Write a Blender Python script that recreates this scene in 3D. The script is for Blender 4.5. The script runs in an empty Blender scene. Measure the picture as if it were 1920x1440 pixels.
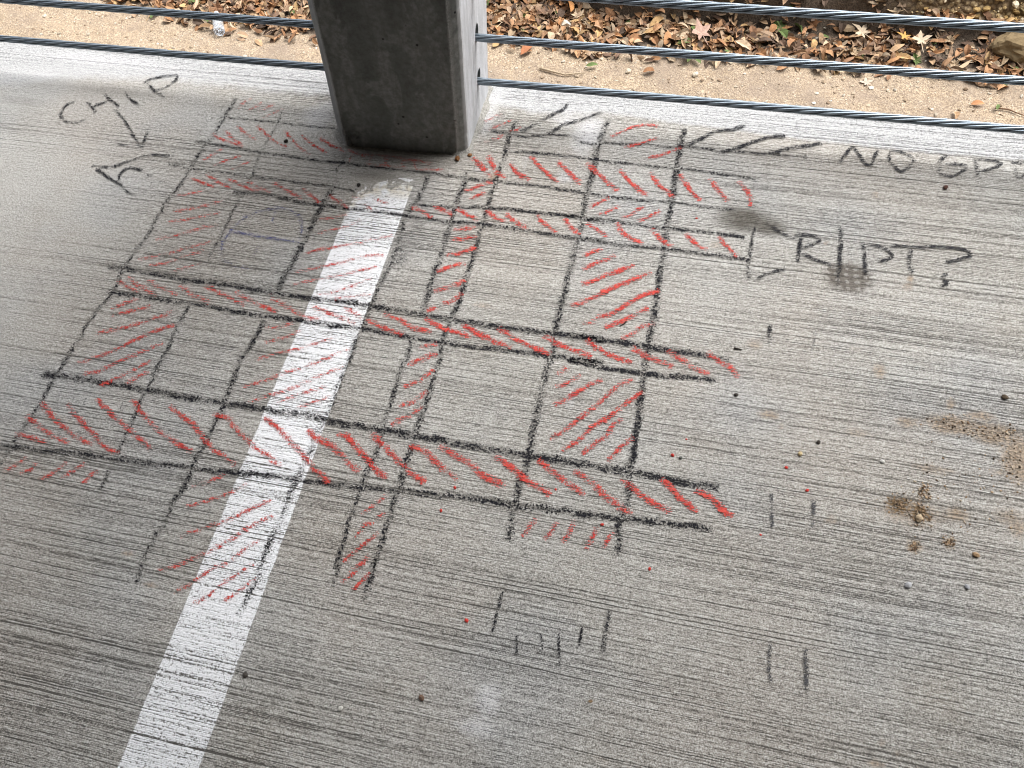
import bpy, bmesh, math, random
import numpy as np
from mathutils import Matrix, Vector, noise as mn
random.seed(7); rng = np.random.default_rng(7)
S = bpy.context.scene; C = S.collection

# ---------------------------------------------------------------- camera, slab frame, light
# The floor is a slightly sloping parking ramp.  "Slab frame": u along the open edge, v towards the edge,
# z out of the floor, origin on the floor under the camera.
F = 1517.0                                   # focal length in pixels of the 1920 px wide photograph
def nz(v): v = np.array(v, float); return v/np.linalg.norm(v)
n_ = -nz((132, 868, F)); X_ = nz((8660, 1336, -F)); X_ = nz(X_-X_.dot(n_)*n_); Y_ = np.cross(n_, X_)
W_ = -nz((-8, 845, F))                       # true vertical (the column's direction)
H = 1.12                                     # camera height above the floor
B = np.array([X_, Y_, n_])                   # camera coords (x right, y down, z forward) -> slab coords
wup = B@W_
xw = nz(np.array([1, 0, 0])-wup[0]*wup); yw = np.cross(wup, xw)
RW = np.array([xw, yw, wup])                 # slab -> world
M = Matrix([list(r)+[0] for r in RW]+[[0, 0, 0, 1]])
def at(px, py, z=0.0):                       # a point of the photograph -> point on the plane at height z (slab frame)
    d = B@np.array([(px-960)/F, (py-720)/F, 1.0]); t = (z-H)/d[2]
    return np.array([d[0]*t, d[1]*t, z])
def ppm(px, py, z=0.0):                      # pixels of the photograph per metre there
    d = B@np.array([(px-960)/F, (py-720)/F, 1.0]); return F/((z-H)/d[2])

cam = bpy.data.objects.new('camera', bpy.data.cameras.new('camera')); C.objects.link(cam); S.camera = cam
cam.data.sensor_width = 36; cam.data.lens = 36*F/1920; cam.data.clip_start = 0.02; cam.data.clip_end = 400
cx, cy, cz = B[:, 0], -B[:, 1], -B[:, 2]
cam.matrix_world = M @ Matrix([[cx[i], cy[i], cz[i], (0, 0, H)[i]] for i in range(3)]+[[0, 0, 0, 1]])

SUN_EL, SUN_AZ = 66, 45                      # sun veiled by cloud, outside the open edge and to the right
w = bpy.data.worlds.new('World'); S.world = w; w.use_nodes = True
nt = w.node_tree; nt.nodes.clear()
sky = nt.nodes.new('ShaderNodeTexSky'); sky.sky_type = 'NISHITA'; sky.sun_disc = False
sky.sun_elevation = math.radians(SUN_EL); sky.sun_rotation = math.radians(SUN_AZ)
sky.air_density = 1.0; sky.dust_density = 4.0; sky.ozone_density = 1.0
hs = nt.nodes.new('ShaderNodeHueSaturation'); hs.inputs['Saturation'].default_value = 0.22
bg = nt.nodes.new('ShaderNodeBackground'); bg.inputs['Strength'].default_value = 0.15
wo = nt.nodes.new('ShaderNodeOutputWorld')
nt.links.new(sky.outputs[0], hs.inputs['Color']); nt.links.new(hs.outputs[0], bg.inputs[0]); nt.links.new(bg.outputs[0], wo.inputs[0])
sun = bpy.data.objects.new('sun', bpy.data.lights.new('sun', 'SUN')); C.objects.link(sun)
sun.data.energy = 1.5; sun.data.angle = math.radians(40); sun.data.color = (1, .97, .93)
sd = Vector((math.sin(math.radians(SUN_AZ))*math.cos(math.radians(SUN_EL)), math.cos(math.radians(SUN_AZ))*math.cos(math.radians(SUN_EL)), math.sin(math.radians(SUN_EL))))
sun.rotation_euler = sd.to_track_quat('Z', 'Y').to_euler(); sun.location = (2, 6, 8)
S.view_settings.view_transform = 'Standard'; S.view_settings.look = 'None'; S.view_settings.gamma = 1
S.view_settings.use_curve_mapping = False; S.view_settings.exposure = 1.12
S.render.engine = 'CYCLES'
S.cycles.use_denoising = True; S.cycles.denoiser = 'OPENIMAGEDENOISE'; S.cycles.denoising_input_passes = 'RGB_ALBEDO_NORMAL'; S.cycles.denoising_prefilter = 'ACCURATE'; S.cycles.filter_width = 1.1; S.cycles.sample_clamp_indirect = 4; S.cycles.transparent_max_bounces = 24; S.cycles.max_bounces = 6; S.cycles.diffuse_bounces = 4

# ---------------------------------------------------------------- node helpers
class T:
    def __init__(s, name):
        s.m = bpy.data.materials.new(name); s.m.use_nodes = True; s.t = s.m.node_tree; s.t.nodes.clear()
        s.out = s.n('ShaderNodeOutputMaterial')
    def n(s, ty, **k):
        x = s.t.nodes.new(ty)
        for a, b in k.items(): setattr(x, a, b)
        return x
    def put(s, sock, v):
        if isinstance(v, bpy.types.NodeSocket): s.t.links.new(v, sock)
        elif v is not None:
            try: sock.default_value = v
            except Exception: sock.default_value = (v[0], v[1], v[2], 1)
    def m_(s, op, a, b=None, c=None, clamp=False):
        x = s.n('ShaderNodeMath', operation=op, use_clamp=clamp); s.put(x.inputs[0], a)
        if b is not None: s.put(x.inputs[1], b)
        if c is not None: s.put(x.inputs[2], c)
        return x.outputs[0]
    def add(s, a, b): return s.m_('ADD', a, b)
    def sub(s, a, b): return s.m_('SUBTRACT', a, b)
    def mul(s, a, b): return s.m_('MULTIPLY', a, b)
    def rng(s, v, a, b, c=0.0, d=1.0, smooth=False):
        x = s.n('ShaderNodeMapRange', interpolation_type='SMOOTHSTEP' if smooth else 'LINEAR'); x.clamp = True
        for i, q in enumerate((v, a, b, c, d)): s.put(x.inputs[i], q)
        return x.outputs[0]
    def noise(s, vec, sc=1.0, det=0.0, rough=.5, dist=0.0, col=False):
        x = s.n('ShaderNodeTexNoise'); s.put(x.inputs['Vector'], vec); x.inputs['Scale'].default_value = sc
        x.inputs['Detail'].default_value = det; x.inputs['Roughness'].default_value = rough; x.inputs['Distortion'].default_value = dist
        return x.outputs['Color' if col else 'Fac']
    def vor(s, vec, sc, feat='F1', o='Distance'):
        x = s.n('ShaderNodeTexVoronoi', feature=feat); s.put(x.inputs['Vector'], vec); x.inputs['Scale'].default_value = sc
        return x.outputs[o]
    def xyz(s, v):
        x = s.n('ShaderNodeSeparateXYZ'); s.put(x.inputs[0], v); return x.outputs
    def vec(s, a, b, c=0.0):
        x = s.n('ShaderNodeCombineXYZ'); s.put(x.inputs[0], a); s.put(x.inputs[1], b); s.put(x.inputs[2], c); return x.outputs[0]
    def attr(s, nm, o='Fac'):
        x = s.n('ShaderNodeAttribute', attribute_name=nm); return x.outputs[o]
    def obj(s): return s.n('ShaderNodeTexCoord').outputs['Object']
    def mix(s, f, a, b, mode='MIX'):
        x = s.n('ShaderNodeMix', data_type='RGBA', blend_type=mode); s.put(x.inputs[0], f)
        for k, v in ((6, a), (7, b)):
            if isinstance(v, (tuple, list)): v = (v[0], v[1], v[2], 1)
            s.put(x.inputs[k], v)
        return x.outputs[2]
    def ramp(s, v, stops):
        x = s.n('ShaderNodeValToRGB'); s.put(x.inputs[0], v); e = x.color_ramp.elements
        while len(e) < len(stops): e.new(.5)
        for q, (p, c) in zip(e, stops): q.position = p; q.color = (c[0], c[1], c[2], 1)
        return x.outputs[0]
    def bump(s, h, st, d):
        x = s.n('ShaderNodeBump'); x.inputs['Strength'].default_value = st; x.inputs['Distance'].default_value = d; s.put(x.inputs['Height'], h)
        return x.outputs[0]
    def bsdf(s, col, rough=.8, metal=0.0, normal=None, spec=.3, alpha=None, **k):
        x = s.n('ShaderNodeBsdfPrincipled'); s.put(x.inputs['Base Color'], col); s.put(x.inputs['Roughness'], rough); s.put(x.inputs['Metallic'], metal)
        x.inputs['Specular IOR Level'].default_value = spec
        if normal is not None: s.put(x.inputs['Normal'], normal)
        if alpha is not None: s.put(x.inputs['Alpha'], alpha)
        for a, b in k.items(): s.put(x.inputs[a.replace('_', ' ')], b)
        s.t.links.new(x.outputs[0], s.out.inputs['Surface']); return s.m

def broom(t):
    """shared relief of the broomed floor: returns (ridge 0..1, grain 0..1, height) in slab coordinates"""
    P = t.attr('slab', 'Vector'); x, y, _ = t.xyz(P)
    wob = t.mul(t.sub(t.noise(t.vec(x, t.mul(y, 2)), 2.2, 1), .5), .009)
    wob = t.add(wob, t.mul(t.sub(t.noise(t.vec(x, t.mul(y, .6)), 22, 1), .5), .0016))
    yy = t.add(y, wob)
    def line(fx, fy, off, wd):
        n = t.noise(t.vec(t.add(t.mul(x, fx), off), t.add(t.mul(yy, fy), off)), 1, 0)
        return t.rng(n, wd-.09, wd, 1, 0, True)
    l1 = line(.45, 300, 3, .385); l2 = line(.8, 430, 17, .44); l3 = line(1.5, 580, 41, .48)
    s2 = t.noise(t.vec(t.mul(x, 60), t.add(t.mul(yy, 400), 40)), 1, 1, .6)
    s4 = t.noise(t.vec(t.mul(x, 4), t.add(t.mul(yy, 60), 7)), 1, 1, .6)
    brk = t.rng(t.noise(t.vec(t.mul(x, 30), t.mul(yy, 140)), 1, 2, .7), .34, .56, .45, 1.1)
    g = t.noise(P, 480, 2, .75); g2 = t.noise(P, 210, 1, .6)
    reg = t.noise(t.vec(t.mul(x, 1.3), t.mul(y, 8)), 1, 2); reg2 = t.noise(t.vec(t.add(t.mul(x, 2.1), 5), t.mul(y, 14)), 1, 1)
    sm = t.attr('smooth'); ams = t.rng(sm, 0, 1, 1, .12)
    ln = t.add(t.mul(t.mul(l1, t.rng(reg2, .35, .6, .45, 1)), .27), t.add(t.mul(t.mul(l2, t.rng(reg, .35, .6, .3, 1)), .25), t.mul(t.mul(l3, t.rng(reg2, .4, .62, .35, 1)), .20)))
    ln = t.mul(t.mul(ln, brk), ams)
    a = t.sub(t.add(t.mul(t.mul(t.sub(s2, .5), .55), ams), t.mul(t.mul(t.sub(s4, .5), .13), ams)), ln)
    gg = t.add(t.mul(t.sub(g, .5), 1.5), t.mul(t.sub(g2, .5), .55))
    h = t.add(.57, t.add(a, t.mul(gg, 1.0)))
    return P, a, g, g2, h

# ---------------------------------------------------------------- materials
def mat_floor():
    t = T('broomed_concrete'); P, a, g, g2, h = broom(t); x, y, _ = t.xyz(P)
    big = t.noise(P, 1.7, 3, .55); mid = t.noise(P, 11, 3, .6)
    base = t.mix(t.rng(big, .3, .7), (.335, .318, .285), (.375, .370, .350))
    base = t.mix(t.rng(mid, .35, .7, 0, .45), base, (.285, .272, .245))
    base = t.mix(t.rng(t.noise(P, 5.5, 2), .58, .72, 0, .35), base, (.30, .27, .225))   # warm stains in the paste
    base = t.mix(t.rng(t.noise(t.vec(t.add(x, 3), y), 2.6, 2), .42, .62, 0, .5), base, (.35, .318, .280)); base = t.mix(t.rng(t.noise(t.vec(t.add(x, 8), y), 3.4, 2), .5, .68, 0, .45), base, (.30, .315, .325))
    dirtn = t.noise(P, 30, 4, .7)
    ble = t.attr('bleach'); base = t.mix(t.rng(t.add(ble, t.mul(t.sub(dirtn, .5), .5)), .3, .6), base, (.42, .425, .43))
    wh = t.attr('white'); base = t.mix(t.rng(t.add(wh, t.mul(t.sub(dirtn, .5), .9)), .35, 1.0, 0, .95), base, (.52, .52, .53))
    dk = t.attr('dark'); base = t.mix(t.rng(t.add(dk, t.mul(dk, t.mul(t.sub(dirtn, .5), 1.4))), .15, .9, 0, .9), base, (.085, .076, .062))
    gs = t.attr('gridst'); jx = t.mul(t.sub(t.noise(P, 70, 2), .5), .011); dots = t.mul(t.m_('SINE', t.mul(t.add(x, t.add(jx, t.mul(y, .12))), 2*math.pi/.031)), t.m_('SINE', t.mul(t.add(y, jx), 2*math.pi/.027)))
    gm = t.mul(t.rng(t.add(gs, t.mul(gs, t.mul(t.sub(dirtn, .5), 1.0))), .15, .5), t.rng(t.m_('ABSOLUTE', dots), .55, .85, 1, .35)); base = t.mix(t.mul(gm, .85), base, (.10, .085, .07))
    gw = t.rng(h, .20, .52)                                                      # paler on ridges, dirt in grooves
    col = t.mix(gw, t.mix(.80, base, (.034, .032, .029)), base)
    col = t.mix(t.mul(t.rng(h, .54, .80, 0, .66), t.rng(t.m_('MAXIMUM', dk, t.attr('gridst')), .1, .6, 1, .15)), col, (.66, .66, .64))
    tn = t.attr('tan'); tm = t.rng(t.add(tn, t.mul(tn, t.add(t.mul(t.sub(dirtn, .5), 1.6), t.mul(t.sub(g2, .5), 1.2)))), .22, .75)
    tcol = t.mix(t.rng(g2, .4, .6), (.19, .135, .085), (.36, .28, .20))
    col = t.mix(t.mul(t.mul(tm, .85), t.rng(h, .3, .6, .45, 1)), col, tcol)
    br = t.attr('brown'); bm_ = t.rng(t.add(br, t.add(t.mul(t.sub(dirtn, .5), 1.2), t.mul(t.sub(g2, .5), 1.2))), .5, .8)
    col = t.mix(bm_, col, t.mix(t.rng(g2, .4, .65), (.055, .038, .022), (.22, .15, .085)))
    spk = t.rng(t.vor(P, 75), .0, .13, 1, 0)                                    # tiny dark pits here and there
    spk = t.mul(spk, t.rng(t.noise(P, 23, 1), .56, .62)); col = t.mix(t.mul(spk, .85), col, (.03, .028, .025))
    wsp = t.mul(t.rng(t.vor(t.vec(t.add(x, 4.4), y), 60), .0, .075, 1, 0), t.rng(t.noise(P, 17, 1), .55, .6)); col = t.mix(wsp, col, (.75, .75, .75))
    nrm = t.bump(t.add(t.mul(a, 1.6), t.mul(t.sub(g, .5), .9)), .8, .0016)
    return t.bsdf(col, .9, normal=nrm, spec=.2)

def mat_stripe():
    t = T('white_road_paint'); P, a, g, g2, h = broom(t)
    wear = t.attr('wear'); side = t.attr('side')
    big = t.noise(P, 48, 3, .55)
    col = t.mix(t.rng(h, .3, .6), (.60, .615, .63), (.80, .81, .83))
    col = t.mix(t.mul(t.rng(wear, .25, .6), t.rng(big, .4, .55)), col, (.62, .57, .47))
    # missing in the grooves, peeled where worn, ragged at the sides
    al = t.rng(t.add(h, t.mul(t.sub(t.noise(P, 7, 2), .5), -.16)), .26, .34)
    al = t.mul(al, t.rng(t.add(wear, t.mul(t.sub(big, .5), 2.2)), .80, .77, 0, 1))
    al = t.mul(al, t.rng(t.add(side, t.mul(t.sub(h, .5), .045)), .985, 1.0, 1, 0))
    nrm = t.bump(t.add(t.mul(a, 1.5), t.mul(t.sub(g, .5), .6)), .7, .0014)
    return t.bsdf(col, .6, normal=nrm, spec=.4, alpha=al)

def mat_crayon(name, col, col2, bias=0.0):
    t = T(name); P, a, g, g2, h = broom(t)
    side = t.attr('side'); pr = t.attr('press'); 
    fall = t.sub(1.0, t.m_('POWER', side, 1.6))
    p = t.mul(t.mul(pr, t.m_('POWER', fall, .7)), t.rng(t.noise(P, 40, 2, .6), .3, .65, .66, 1.12))
    v = t.add(t.mul(t.sub(h, .56), .9), t.mul(t.sub(t.noise(P, 430, 1, .7), .5), 1.1))
    thr = t.sub(.34+bias, t.mul(p, .50))
    al = t.mul(t.rng(v, thr, t.add(thr, .05)), t.rng(fall, .0, .08))
    nrm = t.bump(t.add(t.mul(a, 1.2), g), .5, .001)
    return t.bsdf(t.mix(t.rng(g2, .35, .65), col, col2), .7, normal=nrm, spec=.15, alpha=al)

def mat_column():
    t = T('column_concrete'); P = t.obj(); x, y, z = t.xyz(P)
    big = t.noise(t.vec(x, y, t.mul(z, .35)), 9, 4, .6, .6); st = t.noise(t.vec(t.mul(x, 1), y, t.mul(z, .12)), 55, 3, .6)
    col = t.mix(t.rng(big, .36, .64), (.125, .135, .126), (.26, .272, .257))
    patch = t.rng(t.noise(t.vec(x, y, t.mul(z, .45)), 22, 5, .65, .6), .50, .56, 0, .6)
    col = t.mix(patch, col, (.33, .34, .32)); col = t.mix(t.rng(t.noise(P, 95, 5, .75), .38, .60, .6, 0), col, (.09, .09, .085)); col = t.mix(t.rng(st, .55, .75, 0, .35), col, (.12, .12, .11))
    lit = t.attr('light'); col = t.mix(t.mul(lit, t.rng(st, .3, .6, .6, 1)), col, (.66, .67, .70))  # daylight on the side and back faces painted in as a paler tone
    col = t.mix(t.mul(lit, t.rng(st, .62, .7, 0, .5)), col, (.27, .28, .29))
    f = t.noise(P, 500, 2, .6); col = t.mix(t.rng(f, .35, .65, 0, .3), col, (.20, .2, .19))
    v = t.vor(P, 42); hole = t.mul(t.rng(t.add(v, t.mul(t.sub(t.noise(P, 160, 1), .5), .16)), .06, .12, 1, 0), t.rng(t.noise(P, 14, 1), .60, .63)); col = t.mix(hole, col, (.02, .02, .02))
    ed = t.attr('edge'); col = t.mix(t.mul(ed, t.rng(f, .3, .6)), col, (.42, .42, .40))
    h = t.sub(t.add(t.mul(big, .5), t.mul(f, .12)), t.mul(hole, .8))
    return t.bsdf(col, .85, normal=t.bump(h, .5, .004), spec=.25)

def mat_simple_concrete(name, c):
    t = T(name); P = t.obj(); f = t.noise(P, 6, 5, .6)
    return t.bsdf(t.mix(t.rng(f, .3, .7), tuple(q*.8 for q in c), c), .9, normal=t.bump(t.noise(P, 90, 3), .3, .004))

def mat_mortar():
    t = T('rough_mortar'); P = t.obj(); f = t.noise(P, 260, 3, .6); b = t.noise(P, 40, 3)
    return t.bsdf(t.mix(t.rng(f, .3, .7), (.17, .165, .15), (.42, .41, .38)), .95, normal=t.bump(t.add(f, b), .8, .003))

def mat_ground():
    t = T('sandy_ground'); P = t.obj()
    f = t.noise(P, 130, 3, .65); m = t.noise(P, 14, 4, .65); b = t.noise(P, 2.3, 3, .6)
    sand = t.mix(t.rng(m, .3, .7), (.44, .335, .225), (.60, .485, .35))
    sand = t.mix(t.rng(f, .38, .60, .85, 0), sand, (.15, .11, .08)); sand = t.mix(t.rng(t.noise(P, 55, 3, .7), .5, .66, 0, .55), sand, (.20, .15, .115)); sand = t.mix(t.rng(t.noise(P, 90, 2, .6), .6, .68, 0, .7), sand, (.66, .58, .47))
    sand = t.mix(t.rng(b, .44, .60, 0, .65), sand, (.27, .215, .17))
    cr = t.vor(P, 26, 'DISTANCE_TO_EDGE'); sand = t.mix(t.mul(t.rng(cr, 0, .05, .6, 0), t.rng(m, .5, .6)), sand, (.14, .10, .07))
    soil = t.mix(t.rng(f, .35, .65), (.045, .034, .026), (.15, .115, .085)); soil = t.mix(t.rng(m, .5, .7, 0, .5), soil, (.17, .14, .11))
    c = t.mix(t.rng(t.add(t.attr('soil'), t.mul(t.sub(m, .5), .8)), .35, .6), sand, soil)
    gv = t.vor(P, 38, 'F1', 'Color'); gx = t.xyz(gv)[0]; gd = t.vor(P, 38)
    grav = t.mix(gx, (.24, .145, .055), (.56, .42, .22)); grav = t.mix(t.rng(gd, .35, .6), grav, (.10, .06, .02))
    c = t.mix(t.attr('gravel'), c, grav)
    h = t.add(t.mul(f, .6), t.add(t.mul(m, 1.0), t.mul(t.mul(gd, t.attr('gravel')), -3.0)))
    return t.bsdf(c, .95, normal=t.bump(h, .8, .012), spec=.15)

def mat_vcol(name, rough=.8, trans=0.0, bumpsc=60, bst=.3, spec=.3):
    t = T(name); P = t.obj(); c = t.attr('tint', 'Color'); f = t.noise(P, bumpsc, 3, .6)
    c = t.mix(t.rng(f, .35, .7, .25, 0), c, (.05, .03, .02))
    return t.bsdf(c, rough, normal=t.bump(f, bst, .003), spec=spec)

def mat_steel():
    t = T('galvanised_steel'); P = t.obj(); f = t.noise(t.vec(t.mul(t.xyz(P)[0], .15), t.xyz(P)[1], t.xyz(P)[2]), 700, 3, .6)
    c = t.mix(t.rng(f, .3, .7), (.17, .21, .25), (.33, .38, .43))
    return t.bsdf(c, t.rng(f, .3, .7, .36, .55), metal=.85, spec=.5)

M_floor, M_stripe, M_column, M_mortar, M_ground, M_steel = mat_floor(), mat_stripe(), mat_column(), mat_mortar(), mat_ground(), mat_steel()
M_black = mat_crayon('black_crayon', (.006, .006, .008), (.014, .014, .018))
M_faint = mat_crayon('faded_black_crayon', (.04, .04, .045), (.07, .07, .075), .04)
M_red = mat_crayon('red_crayon', (.36, .026, .024), (.58, .085, .065))
M_blue = mat_crayon('blue_crayon', (.035, .04, .14), (.08, .09, .22), .0)
M_leaf = mat_vcol('dry_leaf'); M_stone = mat_vcol('stone', .9, bumpsc=150, bst=.5); M_wood = mat_vcol('twig_bark', .9); M_rock = mat_vcol('rough_rock', .95, bumpsc=45, bst=1.0)
M_ceil = mat_simple_concrete('ceiling_concrete', (.16, .155, .145)); M_wall = mat_simple_concrete('wall_concrete', (.15, .145, .135))

# ---------------------------------------------------------------- object helpers
def mesh(name, V, Fc, m, smooth=False):
    me = bpy.data.meshes.new(name); me.from_pydata([tuple(map(float, v)) for v in V], [], Fc); me.update()
    if m: me.materials.append(m)
    if smooth: me.polygons.foreach_set('use_smooth', [True]*len(me.polygons))
    return me
def fattr(me, nm, vals): me.attributes.new(nm, 'FLOAT', 'POINT').data.foreach_set('value', np.asarray(vals, np.float32).ravel())
def vattr(me, nm, vals): me.attributes.new(nm, 'FLOAT_VECTOR', 'POINT').data.foreach_set('vector', np.asarray(vals, np.float32).ravel())
def cattr(me, nm, vals):
    v = np.ones((len(vals), 4), np.float32); v[:, :3] = vals
    me.attributes.new(nm, 'FLOAT_COLOR', 'POINT').data.foreach_set('color', v.ravel())
def top(name, data, base=(0, 0, 0), rot=None, label=None, cat=None, group=None, kind=None, scale=None):
    o = bpy.data.objects.new(name, data); C.objects.link(o)
    m = M @ Matrix.Translation(Vector(base))
    if rot is not None: m = m @ rot
    if scale: m = m @ Matrix.Diagonal((*scale, 1))
    o.matrix_world = m
    for k, v in (('label', label), ('category', cat), ('group', group), ('kind', kind)):
        if v: o[k] = v
    return o
def part(name, data, parent, label=None, loc=None, kind=None):
    o = bpy.data.objects.new(name, data); C.objects.link(o); o.parent = parent
    if loc is not None: o.matrix_local = loc
    if label: o['label'] = label
    if kind: o['kind'] = kind
    return o
def box(name, lo, hi, m):
    (a, b, c), (d, e, f) = lo, hi
    V = [(a, b, c), (d, b, c), (d, e, c), (a, e, c), (a, b, f), (d, b, f), (d, e, f), (a, e, f)]
    return mesh(name, V, [(0, 3, 2, 1), (4, 5, 6, 7), (0, 1, 5, 4), (1, 2, 6, 5), (2, 3, 7, 6), (3, 0, 4, 7)], m)

# ---------------------------------------------------------------- floor slab
EDGE = at(920, 155)[1]
K = H/1.063
us = np.concatenate([np.linspace(-12, -1.9, 12)[:-1], np.arange(-1.9, .95, .009), np.linspace(.95, 12, 12)[1:]])
vs = np.concatenate([np.linspace(-9, -.25, 10)[:-1], np.arange(-.25, EDGE-.004, .009), [EDGE]])
U, Vv = np.meshgrid(us, vs); nu, nv = len(us), len(vs)
def blob(px, py, rx, ry):
    p = at(px, py); du = np.linalg.norm(at(px+5, py)-at(px-5, py))/10; dv = abs(at(px, py+5)[1]-at(px, py-5)[1])/10
    return np.exp(-1.1*(((U-p[0])/(rx*du))**2+((Vv-p[1])/(ry*dv))**2)**1.3)
def field(lst):
    a = np.zeros_like(U)
    for px, py, rx, ry, s in lst: a = np.maximum(a, s*blob(px, py, rx, ry))
    return a
smooth = field([(40, 400, 230, 260, .9), (-60, 650, 180, 200, .8), (150, 170, 380, 75, 1), (560, 265, 130, 45, .9), (700, 330, 90, 40, 1), (470, 240, 110, 40, .5),
                (1090, 250, 70, 50, .6), (940, 320, 30, 30, .8), (925, 200, 20, 70, .8), (-40, 1050, 120, 200, .3), (830, 315, 60, 14, .7)])
tan = field([(1790, 797, 62, 20, .95), (1870, 815, 60, 25, .85), (1912, 860, 38, 55, .95), (1700, 792, 28, 11, .7), (1840, 777, 34, 7, .95), (1750, 880, 46, 11, .7),
             (1870, 885, 22, 10, .6), (1650, 695, 14, 18, .75), (1440, 777, 26, 10, .7), (1610, 812, 34, 10, .55), (1462, 798, 8, 7, .7), (1783, 757, 11, 13, .8),
             (1710, 960, 70, 34, .6), (1795, 965, 26, 17, .75), (1558, 975, 15, 13, .6), (1715, 1025, 18, 16, .7), (1780, 1020, 14, 14, .7), (1708, 523, 8, 9, .8),
             (1700, 540, 14, 7, .6), (240, 1037, 16, 8, .65), (282, 1098, 16, 8, .65), (1658, 1397, 9, 9, .95), (1686, 1417, 17, 8, .8), (1642, 1436, 20, 8, .9),
             (1895, 970, 40, 25, .5), (905, 572, 30, 8, .45), (1345, 460, 22, 12, .45), (120, 790, 60, 18, .4), (1210, 410, 14, 5, .4), (1640, 366, 9, 8, .7), (1550, 455, 8, 5, .6),
             (925, 332, 12, 8, .8), (1910, 990, 20, 30, .6), (445, 1145, 8, 6, .4), (675, 1150, 12, 10, .35), (1120, 1425, 60, 14, .35), (1600, 655, 26, 10, .35), (1415, 645, 20, 14, .5), (60, 810, 10, 8, .4)])
brown = field([(1684, 945, 30, 19, .95), (1732, 922, 17, 14, .8), (1725, 962, 26, 22, .85), (1738, 975, 14, 16, .8), (1684, 966, 34, 7, .6), (1104, 1312, 8, 9, .8), (1790, 797, 16, 9, .55), (1716, 1018, 8, 9, .6), (1779, 1018, 7, 9, .6), (1900, 960, 12, 10, .5)])
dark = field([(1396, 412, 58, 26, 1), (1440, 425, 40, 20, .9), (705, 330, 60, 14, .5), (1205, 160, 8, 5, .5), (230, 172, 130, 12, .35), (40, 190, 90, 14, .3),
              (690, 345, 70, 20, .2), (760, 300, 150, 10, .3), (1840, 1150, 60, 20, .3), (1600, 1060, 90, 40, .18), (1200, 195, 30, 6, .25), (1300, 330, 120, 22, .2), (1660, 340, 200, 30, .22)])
gridst = field([(1590, 520, 42, 27, 1)])
white = field([(915, 1310, 30, 40, 1), (890, 1365, 60, 24, .85), (1100, 250, 36, 48, .95), (1065, 222, 60, 22, .7), (1155, 262, 30, 18, .5), (1060, 332, 26, 16, .8), (985, 300, 10, 40, .55),
               (920, 210, 14, 60, .8), (905, 320, 26, 10, .7), (200, 112, 160, 18, .9), (60, 135, 90, 9, .6), (1072, 745, 9, 42, .75), (1090, 500, 30, 30, .45), (100, 420, 90, 22, .4), (115, 470, 70, 18, .4),
               (600, 215, 40, 40, .8), (1086, 1155, 10, 10, .6), (1075, 1172, 10, 6, .6), (600, 275, 26, 12, .6), (1840, 980, 80, 30, .2), (100, 350, 60, 12, .3), (350, 250, 60, 20, .25), (660, 278, 40, 8, .5)])
bl_px = [(-200, 175), (0, 165), (150, 150), (330, 156), (440, 168), (620, 186), (900, 190), (1000, 215), (1130, 214), (1290, 236), (1500, 262), (1700, 285), (1920, 303), (2300, 340)]
bl = np.array([at(*p) for p in bl_px]); lim = np.interp(us, bl[:, 0], bl[:, 1]); soft = np.interp(us, bl[:, 0], [.09]*6+[.05]*3+[.032]*5)
bleach = np.clip((Vv-lim[None, :])/soft[None, :]+.35, 0, 1)
fv = np.stack([U.ravel(), Vv.ravel(), np.zeros(U.size)], 1)
idx = np.arange(nu*nv).reshape(nv, nu)
quads = np.stack([idx[:-1, :-1], idx[:-1, 1:], idx[1:, 1:], idx[1:, :-1]], -1).reshape(-1, 4).tolist()
nb = len(fv); top_n = nb
e0 = list(idx[-1]); low = [(u, EDGE+.006*mn.noise(Vector((u*9, 0, 3)))*0, -.22) for u in us]     # the outer face of the slab
fv = np.vstack([fv, low]); quads += [(e0[i], e0[i+1], nb+i+1, nb+i) for i in range(nu-1)]
c0 = len(fv); fv = np.vstack([fv, [(-12, -9, -.22), (12, -9, -.22)]]); quads += [tuple([c0]+[nb+i for i in range(nu)]+[c0+1])[::-1]]
me = mesh('floor', fv, [tuple(q) for q in quads], M_floor)
def padf(a, val=0.0): return np.concatenate([a.ravel(), np.full(len(fv)-top_n, val)])
vattr(me, 'slab', fv)
for nm, a in (('smooth', smooth), ('tan', tan), ('brown', brown), ('dark', dark), ('white', white), ('bleach', bleach), ('gridst', gridst)): fattr(me, nm, padf(a))
floor = top('floor', me, kind='structure')

# the rest of the garage: slab above, walls behind the camera
top('ceiling', box('ceiling', (-12, -9, 2.85), (12, EDGE-.02, 3.1), M_ceil), kind='structure')
top('wall_back', box('wall_back', (-12, -9.2, -.22), (12, -9.003, 3.1), M_wall), kind='structure')
top('wall_left', box('wall_left', (-12.2, -9.2, -.22), (-12.003, EDGE-.1, 3.1), M_wall), kind='structure')
top('wall_right', box('wall_right', (12.003, -9.2, -.22), (12.2, EDGE-.1, 3.1), M_wall), kind='structure')
ZG = -1.9*K
top('wall_below', box('wall_below', (-12, EDGE-.35, ZG-.5), (12, EDGE-.15, -.223), M_wall), kind='structure')

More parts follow.
